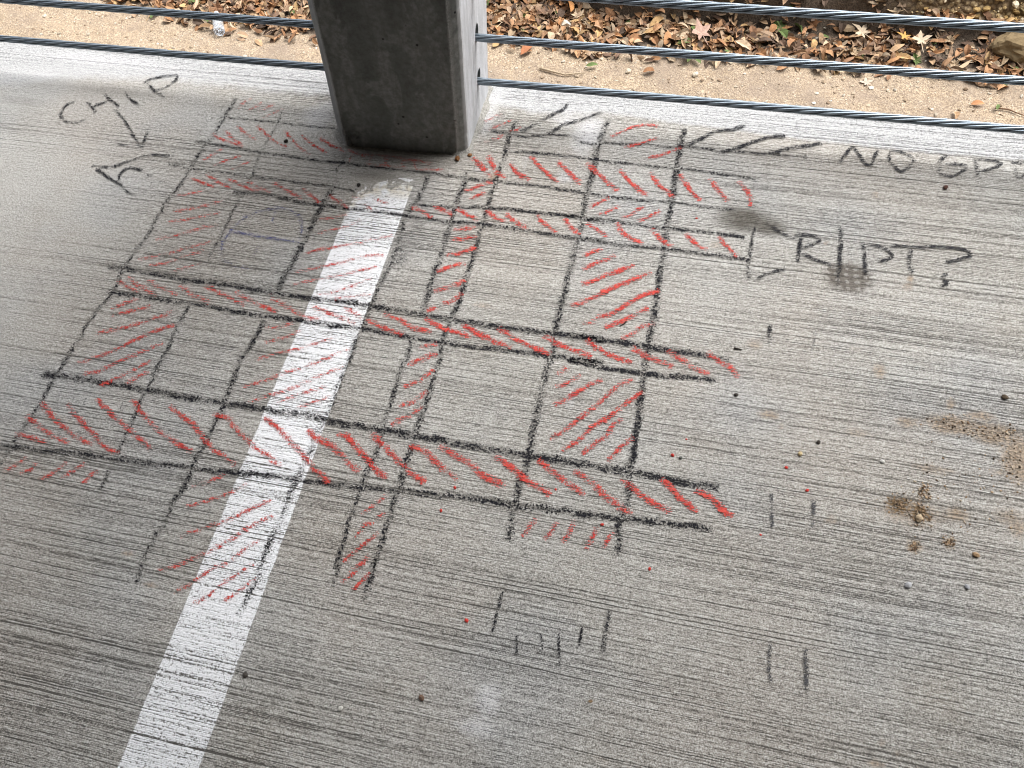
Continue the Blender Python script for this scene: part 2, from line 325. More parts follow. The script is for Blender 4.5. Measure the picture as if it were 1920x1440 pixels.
# ---------------------------------------------------------------- painted stripe
uL, uR = at(440, 907)[0]-.0005, at(576, 890)[0]
sv = np.concatenate([np.arange(at(700, 322)[1], .0, -.004), np.arange(0, -.35, -.02), [-1.0, -2.0, -4.5]])
su = np.linspace(uL, uR, 27)
topb = sorted([tuple(at(*p)[:2]) for p in [(655, 376), (664, 352), (684, 346), (700, 341), (712, 332), (735, 331), (782, 334)]])
tb = np.interp(su, [p[0] for p in topb], [p[1] for p in topb])
V_, sd_, wr, Q = [], [], [], []
for j, v in enumerate(sv):
    jl = .0012*mn.noise(Vector((v*40, 1, 0)))+.0006*mn.noise(Vector((v*200, 1, 0))); jr = .0012*mn.noise(Vector((v*40, 9, 0)))+.0006*mn.noise(Vector((v*200, 7, 0)))
    for i, u in enumerate(su):
        f = i/26; V_.append((u+jl*(1-f)+jr*f, v, .0003)); sd_.append(abs(f-.5)*2); wr.append(max(0, min(1, 1-(tb[i]-v)/.085+.05))**1.35 if v < tb[i] else 1.6)
for j in range(len(sv)-1):
    for i in range(26): q = j*27+i; Q.append((q, q+27, q+28, q+1))
me = mesh('parking_stripe', V_, Q, M_stripe); vattr(me, 'slab', V_); fattr(me, 'side', sd_); fattr(me, 'wear', wr); fattr(me, 'smooth', [0.0]*len(V_))
top('parking_stripe', me, label='white painted parking bay stripe running from the column base towards the viewer', cat='painted stripe')

# ---------------------------------------------------------------- crayon marks
REG = {'F': (0, 0, 1), 'A': (0, 0, 3), 'B': (560, 0, 3.4286), 'Cc': (900, 0, 3.6923), 'D': (1400, 0, 3.6923), 'E': (0, 300, 3), 'G': (500, 300, 3), 'I': (1000, 300, 3.79), 'J': (1400, 300, 3.6923),
       'a': (0, 680, 3.84), 'b': (400, 700, 3.84), 'c': (850, 700, 3.4909), 'd': (1400, 690, 3.6923), 'e': (200, 1000, 3.2732), 'f': (760, 1040, 3.6923), 'g': (1280, 1040, 3), 'k': (1150, 600, 6.4), 'h': (600, 180, 5.3333)}
def pts(s):
    """'REGION x,y x,y ... REGION x,y ...' -> pixel points of the photograph"""
    out, r = [], REG['F']
    for tok in s.split():
        if tok in REG: r = REG[tok]
        else:
            x, y = tok.split(','); out.append((r[0]+float(x)/r[2], r[1]+float(y)/r[2]))
    return out
zi = [0]
def ribbon(name, strokes, m, wpx, press, zbase=.0007):
    """crayon strokes lying on the floor: a mesh of narrow strips, half a millimetre above it; returns the mesh and its base"""
    V, Fc, A_s, A_p = [], [], [], []
    for st in strokes:
        st_w, st_p = wpx, press
        if isinstance(st, tuple): st, st_w, st_p = st
        P = np.array([at(*p)[:2] for p in pts(st)]); pp = pts(st)[0]; wd = st_w/ppm(*pp)*.5
        if len(P) > 2:                                       # Catmull-Rom through the points
            E = np.vstack([2*P[0]-P[1], P, 2*P[-1]-P[-2]]); R = []
            for i in range(1, len(E)-2):
                for t in np.arange(0, 1, .12):
                    a, b, c, d = E[i-1:i+3]
                    R.append(.5*((2*b)+(-a+c)*t+(2*a-5*b+4*c-d)*t*t+(-a+3*b-3*c+d)*t**3))
            R.append(P[-1]); P = np.array(R)
        L = np.concatenate([[0], np.cumsum(np.linalg.norm(np.diff(P, axis=0), axis=1))])
        n = max(4, int(L[-1]/.006)); s = np.linspace(0, L[-1], n+1)
        Q = np.stack([np.interp(s, L, P[:, 0]), np.interp(s, L, P[:, 1])], 1)
        tg = np.gradient(Q, axis=0); tg /= np.linalg.norm(tg, axis=1)[:, None]+1e-9; nr = np.stack([-tg[:, 1], tg[:, 0]], 1)
        wd *= 1.32; sd = random.random()*99; zi[0] += 1; z = zbase+zi[0]*6e-6
        o = len(V)
        for k in range(n+1):
            j = .22*wd*mn.noise(Vector((s[k]*45, sd, 0))); q = Q[k]+nr[k]*j
            ww = wd*(1+.25*mn.noise(Vector((s[k]*30, sd+5, 0))))
            e = min(1, s[k]/.012, (L[-1]-s[k])/.012); pr = st_p*1.02*(.72+.28*e)*(1+.22*mn.noise(Vector((s[k]*14, sd+9, 0))))
            for f in (-1, -.5, 0, .5, 1):
                p = q+nr[k]*ww*f; V.append((p[0], p[1], z)); A_s.append(f); A_p.append(pr)
        for k in range(n):
            for f in range(4): i = o+k*5+f; Fc.append((i, i+5, i+6, i+1))
    V = np.array(V); base = np.array([V[:, 0].mean(), V[:, 1].mean(), 0])
    me = mesh(name, V-base, Fc, m); vattr(me, 'slab', V); fattr(me, 'side', np.abs(A_s)); fattr(me, 'press', A_p); fattr(me, 'smooth', [0.0]*len(V))
    return me, base
def marks(name, pieces, label, cat, group=None):
    """a thing of several crayon pieces: pieces = [(part name, [strokes], material, width px, pressure[, label])]"""
    ms = [ribbon(p[0], p[1], p[2], p[3], p[4]) for p in pieces]
    b = np.mean([q[1] for q in ms], axis=0)
    if len(ms) == 1: return top(name, ms[0][0], ms[0][1], label=label, cat=cat, group=group)
    r = top(name, None, b, label=label, cat=cat, group=group)
    for p, (me, pb) in zip(pieces, ms): part(p[0], me, r, loc=Matrix.Translation(Vector(pb-b)), label=p[5] if len(p) > 5 else None)
    return r

HL = [  # lines of the grid that run along the edge, from the edge inwards
 ('A 1240,660 1420,675 1600,695 1750,712 1890,722', 8, .8), ('Cc 70,910 180,925 310,948 460,935 640,945 700,985 780,1000 860,990 1000,1000 1150,1000 1300,1020 1430,1015 1560,1030 1680,1055 1800,1050 1920,1062 D 150,1065 270,1075 420,1092', 8, .85),
 ('Cc 200,1050 400,1060 600,1080 800,1110 1000,1130 1300,1165 1450,1175 1600,1195 1900,1235 I 1450,118 1580,132', 10, .85),
 ('A 1100,795 1250,820 1450,855 1600,875 1750,900 1900,915 B 310,1050 550,1085 750,1105 850,1115 950,1130 1080,1150 1250,1165 1390,1185 1530,1195 1700,1220 1850,1245 I 400,240 560,265 750,285 980,300 1200,335 1440,356', 10, .85),
 ('A 950,925 1080,950 1250,970 1400,995 1560,1010 1700,1030 1900,1050 B 150,1195 300,1220 370,1225', 9, .75), ('G 830,250 1000,265 1240,270 1500,295 1750,320 1900,350 I 200,388 380,415 560,430 700,460 900,485 1000,490 1150,505 1300,520 1500,555', 12, .95),
 ('E 1310,185 1500,195 1700,240 1900,265 G 460,275 640,290 770,315 950,340 1040,350 1190,360 1300,375 1500,405 1700,435 1900,460 I 450,580 700,615 900,630 1100,655 1300,680 1440,700 1560,712', 12, .92),
 ('E 600,592 700,612 900,645 1100,680 1300,705 1500,740 1760,780 G 450,800 580,820 750,850 950,885 1100,910 1300,940 1500,965 1700,990 1900,1020 I 250,1245 450,1270 700,1310 950,1350 1150,1375 1390,1420', 15, 1.0),
 ('E 600,740 800,765 1000,800 1100,810 1300,850 1500,880 1700,905 G 350,930 520,945 700,980 900,1015 1100,1045 1300,1065 1600,1100 1900,1145 I 250,1420 c 1040,-25 1200,-3 1300,10 1500,25 1720,45', 13, 1.0),
 ('E 230,1205 400,1225 600,1255 850,1300 1100,1345 1300,1375 1500,1405 b 500,285 650,300 800,335 900,360 1100,390 1300,425 1500,460 1700,490 c 0,460 250,500 500,540 700,570 900,605 1100,635 1300,670 1500,715 1740,745', 16, 1.05),
 ('a 0,600 250,625 450,645 650,665 800,685 1000,715 1200,735 1400,765 1600,785 1740,795 b 400,735 600,765 800,790 1000,815 1200,830 1400,850 1600,880 c 0,800 250,835 450,870 700,900 900,930 1100,950 1300,970 1500,995 1700,1018', 15, 1.0)]
VL = [
 ('A 1330,550 1270,650 1200,760 1120,870 1070,950 1000,1060 940,1130 880,1240 820,1340 760,1420 E 690,620 640,740 560,830 480,940 440,1020 400,1080 340,1180 300,1240 240,1350 190,1430 a 140,520 70,630 0,740', 11, .82),
 ('A 1600,590 1560,700 1500,800 1450,900 1420,990 1380,1050', 8, .7), ('E 1360,190 1310,290 1260,400 1210,490 1160,600', 9, .75), ('E 1290,200 1270,240 1250,290', 6, .6),
 ('E 1080,790 1030,880 990,950 950,1050 900,1140 850,1250 800,1340 770,1420 a 980,370 930,470 880,590 830,700 780,800 720,920', 11, .8),
 ('h 270,580 210,680 150,750', 6, .7), ('h 240,580 180,700 150,880', 5, .6),
 ('A 1870,1060 1800,1180 1740,1300 1680,1420 G 140,590 80,690 50,750', 16, .85), ('E 1490,900 1420,1030 1360,1120 1320,1220 1280,1330 1240,1430 a 1540,440 1480,580 1400,720 1340,870 1260,990 1190,1140 1100,1290 1040,1420 e 220,220 180,310', 15, .86),
 ('B 860,1070 820,1170 780,1260 G 820,260 770,360 740,480 700,580 650,680 600,790 560,880 510,1000 470,1110 430,1200 390,1320 350,1420 b 740,450 700,560 650,660 600,770 550,880 520,970 470,1080 420,1190 370,1310 330,1420 e 930,240 920,300 870,380 840,450 805,500', 13, .84),
 ('B 1080,1100 1060,1200 1010,1320 G 1040,340 1010,440 970,560 930,680 900,780 880,860', 14, .85), ('G 820,980 800,1080 760,1170 730,1270 690,1410 b 1260,260 1220,380 1190,540 1110,700 1070,810 1020,960 980,1060 950,1180 910,1310 880,1420 e 1440,150 1420,230 1380,330', 12, .82),
 ('Cc 250,830 200,960 160,1120 110,1260 60,1400 G 1210,390 1170,520 1130,640 1090,780 1050,880 1000,1000 980,1090 940,1230 900,1360 880,1420 b 1430,520 1390,640 1360,760 1300,930 1260,1080 1210,1230 1150,1400 e 1660,140 1620,280 1590,360 1575,420', 12, .88),
 ('Cc 900,820 870,870 830,970 800,1100 780,1200 740,1350 720,1430 I 340,450 320,580 270,740 240,870 210,990 180,1110 160,1190 c 660,-190 610,10 570,160 540,300 520,400 500,540 470,640 430,720 410,860 385,950 360,1110', 14, .9),
 ('Cc 1420,890 1390,980 1370,1120 1350,1250 1330,1400 I 950,450 930,650 900,800 880,950 860,1100 830,1260 c 1250,10 1230,130 1210,290 1190,420 1170,560 1150,700 1140,820 1100,940 1080,1080 1070,1200', 14, .92),
 ('I 1590,430 1560,540 1540,680 1520,860', 9, .8)]
g = [('grid_line', [s], M_black, s[1], s[2]) for s in [(q[0], q[1]*.92, q[2]*.97) for q in HL]+[(q[0], q[1]*.88, q[2]*.95) for q in VL]]
marks('crayon_grid', g, 'large grid of black crayon lines drawn on the floor in front of the column', 'crayon grid')
marks('crayon_smudge', [('smudge', ['G 860,325 820,420 770,500 720,600'], M_faint, 34, .6)], 'dark crayon smudge beside the right edge of the white stripe', 'smudge')

RED = [
 ('red crayon hatching at the very top left of the grid, nearest the edge', 7, .62, ['A 1430,545 1370,580 1340,620', 'A 1480,575 1390,630', 'A 1545,585 1450,630', 'A 1600,610 1480,665', 'A 1400,562 1370,576']),
 ('red crayon hatching in the row left of the column base', 7, .8, ['A 1195,755 1260,790 1320,810 1370,825', 'A 1265,730 1310,780 1360,815', 'A 1335,710 1380,750 1445,795', 'A 1450,710 1500,760 1550,800 1615,825', 'A 1600,735 1650,790 1690,835 1750,870', 'B 20,870 90,930 180,985', 'B 130,885 200,930 300,975',
   'A 1250,840 1200,870 1140,905', 'A 1355,880 1280,900 1200,935', 'A 1415,905 1300,955']),
 ('red crayon zigzag squeezed along the foot of the column', 6, .72, ['B 310,965 400,995 550,1000 700,1025 850,1050', 'h 330,560 300,640 280,660', 'h 400,580 450,620 430,640', 'h 460,670 520,690 680,700 730,715', 'h 520,590 500,640 480,670', 'h 620,600 680,630 700,620', 'h 680,600 650,650 680,700 830,720', 'h 850,620 820,680 850,730', 'h 940,630 950,700 970,740', 'h 940,735 1060,740 1180,740 1240,750', 'h 1100,650 1080,700 1060,740', 'h 740,600 860,650 930,640 1110,665']),
 ('red crayon hatching in the row crossing the worn top of the stripe', 8, .78, ['A 1070,1005 1140,1030 1210,1055', 'A 1160,980 1220,1020 1300,1060', 'A 1280,1005 1340,1035 1450,1080', 'A 1390,1020 1440,1050 1520,1085', 'A 1530,1025 1600,1065 1700,1120', 'A 1700,1065 1750,1100 1800,1145', 'A 1850,1105 1920,1140', 'G 355,205 400,235 460,270', 'G 480,200 530,222', 'G 550,250 600,290', 'G 610,220 680,250']),
 ('red crayon hatching in the row right of the stripe, second row of the right half', 10, .95, ['G 815,265 870,290 930,325', 'G 940,260 1000,290 1045,320', 'G 1070,275 1130,310 1190,340', 'G 1235,285 1280,320 1340,350', 'G 1345,300 1400,350 1470,390', 'G 1520,310 1560,360 1630,410', 'G 1680,330 1710,380 1770,420', 'I 380,450 450,500 530,550', 'I 590,450 650,530 780,600', 'I 840,490 900,560 980,620', 'I 1085,525 1150,590 1230,645', 'I 1320,545 1370,610 1450,690']),
 ('red crayon hatching in the uppermost long row right of the column', 11, .98, ['B 1120,1010 1180,1080 1240,1140', 'B 1220,1000 1245,1060 1260,1100', 'B 1260,1100 1330,1150', 'Cc 200,1130 260,1200 340,1250', 'Cc 350,1085 430,1170 540,1265', 'Cc 535,1120 610,1190 700,1280', 'Cc 735,1135 830,1210 950,1325', 'Cc 960,1180 1050,1270 1160,1360', 'Cc 1175,1195 1250,1290 1340,1370', 'Cc 1380,1210 1450,1310 1530,1390', 'Cc 1590,1240 1650,1320 1715,1395', 'Cc 1780,1260 1850,1330 1880,1430']),
 ('three short red crayon strokes right beside the column foot', 7, .75, ['Cc 160,790 100,810 30,850', 'Cc 230,830 140,865 60,900', 'Cc 290,885 200,920', 'Cc 160,935 110,965 30,990']),
 ('red crayon strokes near the slab edge inside the NO arrow lines', 8, .85, ['Cc 1235,875 1160,870 1060,880 980,915 900,950', 'Cc 1240,955 1130,990 1000,1025', 'Cc 1400,1020 1260,1075 1160,1095']),
 ('four short red crayon strokes between the two upper rows at right', 9, .9, ['I 545,270 480,300 395,340', 'I 610,330 540,365 455,400', 'I 800,340 740,350 700,390 625,415', 'I 905,360 830,405 740,435']),
 ('red crayon hatching in the leftmost column, upper cell', 8, .72, ['E 1150,175 1080,190 1000,205', 'E 1255,230 1130,265 1050,280 970,295', 'E 1240,300 1130,320 1040,340 950,345', 'E 1240,370 1150,380 1050,410 960,435 875,445', 'E 1190,460 1080,490 980,520 870,545 780,560', 'E 1150,510 1050,540 930,580 840,600', 'E 1160,565 1060,605 960,632']),
 ('red crayon hatching in the middle row left of the stripe', 10, .8, ['E 650,680 720,715 780,750', 'E 720,660 780,710 890,765', 'E 830,680 900,715 1000,760', 'E 1010,710 1090,760 1190,810', 'E 1150,710 1230,745 1300,780 1380,820', 'E 1320,740 1420,800 1560,855', 'E 1510,765 1600,820 1720,885', 'G 260,830 370,870 500,920', 'G 440,830 540,890', 'G 200,880 300,900']),
 ('red crayon hatching in the middle row right of the stripe', 12, .95, ['G 560,895 640,940 770,980', 'G 660,865 750,900 830,950 930,970', 'G 890,895 990,945 1150,1000', 'G 1100,925 1200,985 1380,1055', 'G 1300,950 1440,1030 1600,1095', 'G 1560,990 1650,1040 1830,1110', 'I 380,1275 470,1350 600,1410 700,1445', 'k 220,330 400,440 560,510 730,560', 'k 640,380 800,470 980,590 1160,650', 'k 1120,390 1250,490 1400,570 1500,700']),
 ('red crayon hatching in the leftmost column, lower cell', 10, .85, ['E 780,780 700,810 625,835', 'E 850,825 740,850 630,880', 'E 970,860 850,900 700,945 540,975', 'E 1000,925 870,965 750,1020 600,1090 440,1145', 'E 920,1030 800,1080 660,1140 560,1190 470,1205', 'E 850,1130 760,1180 660,1230 560,1270', 'E 840,1190 780,1220 710,1260']),
 ('red crayon hatching over the upper part of the white stripe', 7, .72, ['G 455,310 380,325 300,335', 'G 530,340 450,375 350,400 280,420', 'G 710,425 600,450 480,475 360,495 220,525', 'G 660,535 550,545 430,575 320,600 160,635', 'G 620,600 520,625 400,655 280,675 150,705', 'G 600,665 520,695 400,740 280,755', 'G 590,760 480,770 380,785']),
 ('red crayon hatching over the middle of the white stripe', 8, .78, ['G 150,920 70,940 -20,950', 'E 1690,960 1600,1000 1490,1030', 'E 1870,1005 1750,1045 1650,1070 1550,1095 1450,1120', 'G 470,1060 330,1120 220,1165 100,1200 0,1240 -130,1280', 'G 440,1165 300,1215 190,1265 100,1300 0,1330 -100,1360', 'G 340,1275 200,1315 60,1365', 'G 360,1335 250,1370 170,1400']),
 ('red crayon hatching over the lower part of the white stripe', 9, .82, ['a 1640,800 1500,860 1380,895', 'a 1790,870 1700,920 1600,960 1480,1000 1340,1040', 'a 1955,990 1800,1060 1700,1110 1600,1150 1480,1190 1300,1250', 'e 1028,-105 900,-50 808,10 730,60 610,120 480,180 380,215 310,225', 'e 952,33 825,118 740,187 650,220 550,290 410,370', 'e 905,190 820,240 700,320 620,390 530,430', 'e 920,275 830,340 720,420']),
 ('red crayon hatching in the narrow column right of the stripe, upper cell', 11, .95, ['G 1180,380 1050,395', 'G 1180,425 1130,440 1040,450', 'G 1180,495 1100,520 1010,540', 'G 1120,585 1040,600 960,635', 'G 1120,680 1040,715 940,740', 'G 1100,750 1040,795 990,810', 'G 960,830 900,850', 'G 1270,125 1200,145 1110,180', 'G 1235,185 1140,220']),
 ('red crayon hatching in the narrow column right of the stripe, lower cell', 11, .92, ['G 960,1035 860,1060', 'G 960,1090 880,1120 790,1155', 'G 940,1180 880,1230 770,1280', 'G 905,1300 830,1360 740,1390', 'b 1500,230 1440,290 1360,330 1280,375']),
 ('red crayon hatching in the narrow column below the lowest row', 9, .9, ['b 1245,885 1180,930 1120,980 1060,1010', 'b 1245,1000 1170,1050', 'b 1160,1080 1100,1090 1060,1130 1010,1180', 'b 1190,1150 1130,1200 1060,1260 990,1310 935,1360', 'b 1125,1310 1070,1370 980,1430', 'e 1615,140 1560,200 1500,260 1440,305', 'e 1615,240 1560,300 1500,365']),
 ('red crayon hatching in the wide right column, upper cell', 11, .98, ['I 495,635 430,655 350,690', 'I 580,680 510,715 430,745 350,780', 'I 715,745 600,795 500,830 420,865 340,885', 'I 835,795 720,850 600,895 500,940 400,995 265,1045', 'I 900,930 780,965 660,1030 550,1095 440,1125', 'I 440,1150 350,1160', 'I 815,1050 740,1095 620,1150 500,1200', 'I 865,1160 770,1190 700,1245 625,1275']),
 ('red crayon hatching in the wide right column, lower cell', 11, .98, ['G 1700,1165 1630,1215', 'c 830,10 760,60 670,95', 'c 980,45 870,90 780,150 660,215', 'c 1170,35 1060,100 990,170 900,240 800,320 720,385 630,430', 'c 1240,120 1130,200 1030,280 900,360 820,440 710,510', 'c 1105,295 1050,340 1000,410 920,470 840,530', 'c 1180,420 1100,480 1060,530 1005,575']),
 ('red crayon hatching in the lowest row left of and across the stripe', 11, .9, ['a 305,285 360,370 450,460 560,540 670,595', 'a 195,380 280,460 370,520 500,580', 'a 110,515 230,545 350,590', 'a 490,295 530,360 620,460 700,540 760,610 860,660', 'a 700,260 770,340 870,430 960,510 1040,570 1090,630', 'a 960,265 1010,350 1090,430 1180,520 1290,590 1390,650', 'a 1230,310 1310,380 1430,480 1500,590 1600,670 1700,740', 'b 0,295 110,330 180,420 290,520 400,600 490,670', 'b 370,320 440,370 540,480 640,580 700,660']),
 ('red crayon hatching in the lowest row right of the stripe, the boldest of all', 14, 1.0, ['b 680,650 760,720 850,790', 'b 680,410 760,480 850,520 930,600 1000,660 1050,715', 'b 890,440 960,450 1030,540 1110,620 1200,720 1260,750', 'b 1140,440 1220,510 1290,590 1370,670 1450,740 1530,790', 'b 1410,520 1530,570 1610,650 1700,720 1760,765', 'c -90,480 0,530 90,580 200,670 350,745', 'c 270,550 390,620 470,700 560,740 640,800', 'c 555,565 640,640 740,710 860,800', 'c 790,640 900,710 1000,810 1100,880 1170,920', 'c 1100,690 1200,770 1300,850 1430,910', 'c 1360,690 1440,770 1520,850 1600,910', 'c 1580,765 1700,830 1770,900 1830,940']),
 ('five short red crayon strokes at the bottom left end of the grid', 10, .85, ['a 200,685 130,735 30,785', 'a 265,720 230,770 150,795', 'a 490,720 400,790 280,850', 'a 610,715 540,780 435,835', 'a 715,770 650,820 595,875']),
 ('five short steep red crayon strokes below the wide right column', 10, .92, ['c 545,950 500,1010 450,1070', 'c 680,975 640,1040 595,1090', 'c 790,960 760,1040 710,1110', 'c 940,1005 910,1080 860,1160', 'c 1055,1040 1010,1090 980,1150'])]
for lab, wpx, pr, st in RED:
    marks('red_hatching', [('hatch_stroke', [s], M_red, wpx, pr) for s in st], lab, 'crayon hatching', 'red hatched strips of the crayon grid')

L = lambda nm, *s: (nm, list(s), M_black, 9, 1.15)
L2 = lambda nm, *s: (nm, list(s), M_black, 7, .95)
L3 = lambda nm, *s: (nm, list(s), M_black, 8, 1.0)
marks('crayon_word', [L2('letter', 'A 420,580 380,590 350,630 345,660 380,688 440,690 490,670'), L2('letter', 'A 490,575 520,605 545,635', 'A 590,530 630,570 675,605', 'A 510,605 560,590 600,575 640,555'), L2('letter', 'A 700,520 740,560 780,595'), L2('letter', 'A 830,465 870,510 925,552', 'A 805,475 840,450 880,440 950,428 1000,428 985,460 930,495 870,510')],
      'handwritten black crayon word CHIP beside the left end of the edge', 'crayon writing')
marks('crayon_word', [L3('letter', 'D 630,1135 680,1080 735,1020 770,1070 830,1145 870,1140 885,1090 905,1040'), L3('letter', 'D 1020,1045 1000,1050 985,1110 1020,1150 1060,1190 1110,1170 1160,1120 1120,1080 1040,1050 1000,1050'),
      L3('letter', 'D 1390,1080 1340,1115 1330,1190 1370,1215 1430,1225 1480,1195 1520,1170 1500,1145 1440,1140 1370,1142'), L3('letter', 'D 1580,1100 1588,1160 1600,1220', 'D 1580,1105 1680,1112 1755,1130 1735,1155 1680,1175 1610,1190'), L3('letter', 'D 1830,1130 1915,1132', 'D 1855,1160 1865,1200 1885,1240 1920,1210 1960,1170')],
      'handwritten black crayon words NO GPR running out of the picture at right', 'crayon writing')
marks('crayon_word', [L('letter', 'J 375,545 360,640 350,720', 'J 330,525 400,525 460,530 510,560 450,590 380,620', 'J 380,650 470,690 560,720 620,750'), ('letter', ['J 645,460 650,560 645,660 640,740 630,880'], M_black, 10, 1.0),
      L('letter', 'J 805,570 815,680 822,800', 'J 830,590 920,600 970,630 1010,670 960,695 905,705'), L('letter', 'J 985,600 1060,602 1130,607', 'J 1135,620 1125,700 1145,790'), L('letter', 'J 1130,607 1250,606 1350,600 1480,620 1555,660 1480,690 1380,715', 'J 1385,790 1350,820 1385,850 1370,872 1340,880')],
      'handwritten black crayon note R slash PT question mark right of the grid', 'crayon writing')
marks('crayon_arrow', [('line', ['A 650,615 700,680 750,760 800,850'], M_black, 7, .98), ('line', ['A 650,812 720,825 795,842'], M_black, 7, .98), ('line', ['A 835,735 815,790 800,848'], M_black, 7, 1.05)], 'black crayon arrow pointing from the word CHIP down to the letter A shape', 'crayon arrow', 'crayon arrows')
marks('crayon_symbol', [('line', ['A 520,935 620,940 740,905 820,880 900,875 960,880'], M_black, 8, 1.05), ('line', ['A 540,950 610,1000 680,1040 720,1080 760,1100'], M_black, 7, .95), ('line', ['A 665,1025 680,980 720,950 770,952 800,965'], M_black, 8, 1.08), ('line', ['A 830,985 860,995'], M_black, 8, .8), ('line', ['A 985,855 965,890 950,930'], M_black, 5, .7), ('line', ['A 860,1030 840,1065 810,1100'], M_black, 5, .55), ('line', ['A 880,1020 920,1030 960,1032'], M_black, 5, .6)],
      'black crayon wedge shape like a letter A lying left of the grid', 'crayon symbol')
marks('crayon_arrow', [('line', ['Cc 280,920 350,880 420,840 540,780 590,750 605,715'], M_black, 9, 1.05), ('line', ['Cc 470,930 530,895 600,860 680,840 740,820 850,780'], M_black, 9, 1.05)], 'pair of slanting black crayon strokes just right of the column, near the edge', 'crayon arrow', 'crayon arrows')
marks('crayon_arrow', [('line', ['Cc 1430,1010 1540,960 1620,920 1740,900 1840,875'], M_black, 10, 1.08), ('line', ['Cc 1680,1060 1800,1020 1860,1000 D 130,960 265,948'], M_black, 10, 1.08), ('line', ['D 150,1065 300,1030 400,1015 520,1000'], M_black, 11, 1.05)], 'black crayon strokes like an arrow feather pointing left from the words NO GPR', 'crayon arrow', 'crayon arrows')
marks('crayon_arrow', [('line', ['J 130,445 210,490 300,540 335,555'], M_black, 10, 1.05), ('line', ['J 60,830 150,790 270,758'], M_black, 9, 1.05)], 'open black crayon arrow head between the grid and the R slash PT note', 'crayon arrow', 'crayon arrows')
marks('crayon_circle', [('arc', ['E 1250,540 1255,470 1300,405 1340,360 1420,305 1550,275 1640,290 1690,330 1700,400 1690,450'], M_blue, 8, .72), ('arc', ['E 1250,560 1330,600 1420,612', 'E 1300,405 1450,430 1600,455 1690,465'], M_blue, 8, .72), ('arc', ['E 1550,295 1530,360', 'E 1450,480 1430,550'], M_blue, 6, .72)],
      'faint blue crayon circle with cross marks inside the left cell of the grid', 'crayon circle')
TK = [('f 680,240 650,360 625,450 605,540', 8, .8, M_black, 'short dark crayon tick below the grid, left one of the pair'), ('f 1418,380 1390,520 1370,640 1366,700', 10, .95, M_black, 'boldest crayon tick below the grid, right one of the pair'),
      ('f 775,560 772,630 770,700', 5.5, 1.15, M_black, 'thin crayon tick touching a small grey smear below the grid'), ('f 940,545 945,600 950,665', 5.5, 1.15, M_black, 'second thin crayon tick in the row below the grid'), ('f 1066,530 1062,650 1072,780', 5.5, 1.15, M_black, 'longest thin crayon tick in the row below the grid'),
      ('f 1222,505 1215,560 1208,640', 5.5, 1.15, M_black, 'thin crayon tick just left of the boldest one'), ('J 165,1145 158,1200 155,1270', 7.5, 1.12, M_black, 'crayon tick under the R slash PT note, left one of the pair'), ('J 478,1180 458,1260 450,1330', 7, 1.0, M_faint, 'pale crayon tick under the R slash PT note, right one of the pair'),
      ('d 170,860 170,960 180,1120', 8, 1.05, M_faint, 'pale crayon tick right of the lowest hatched row, left one of the pair'), ('d 462,900 458,1000 455,1110', 8, 1.0, M_faint, 'pale crayon tick right of the lowest hatched row, right one of the pair'),
      ('g 490,490 485,600 488,680 502,745', 7, 1.0, M_faint, 'pale crooked crayon tick near the lower right, left one of the pair'), ('g 690,530 692,650 695,780', 9, 1.05, M_faint, 'pale crayon tick near the lower right, right one of the pair'),
      ('a 440,210 415,300', 4, .6, M_black, 'tiny crayon tick at the left end of the lowest row, first from left'), ('a 535,250 510,330', 4, .6, M_black, 'tiny crayon tick at the left end of the lowest row, second from left'), ('a 625,260 605,325', 4, .6, M_black, 'tiny crayon tick at the left end of the lowest row, third from left'), ('a 890,290 862,365', 4, .6, M_black, 'tiny crayon tick in the lowest row, fourth from left')]
for s, wd, pr, m, lab in TK: marks('crayon_tick', [('line', [s], m, wd, pr)], lab, 'crayon tick', 'short crayon tick marks around the grid')

# ---------------------------------------------------------------- concrete column
prof = [at(650, 275.6), at(858.8, 290.5), at(878.4, 282.5), at(917, 166)]
FLx, FRx, CR, BR = [p[:2] for p in prof]; SL = at(633.5, 243)[:2]
yb = EDGE-.002
corners = [FLx, FRx, CR, np.array([CR[0]+.001, yb-.02]), np.array([CR[0]-.02, yb]), np.array([SL[0]+.018, yb]), np.array([SL[0], yb-.02]), SL]
ring, tag_lit, tag_e = [], [], []
for i, a in enumerate(corners):
    b = corners[(i+1) % 8]; d = np.linalg.norm(b-a); n = max(2, int(d/(.0035 if i == 0 else .006)))
    for k in range(n):
        ring.append(a+(b-a)*k/n); tag_lit.append(1.0 if i in (2, 3, 4, 6) else (.35 if i == 7 else 0.0)); tag_e.append(1.0 if k == 0 else 0.0)  # faces given the painted-in daylight tone, left chamfer only weakly
ring = np.array(ring); lean = wup[:2]/wup[2]
hs_ = np.concatenate([np.arange(-.01, .09, .0032), np.arange(.09, .75, .007), np.linspace(.76, 2.848, 12)])
base_c = np.array([*(ring.mean(0)), 0])
V, Lr, Er = [], [], []
cen = ring.mean(0)
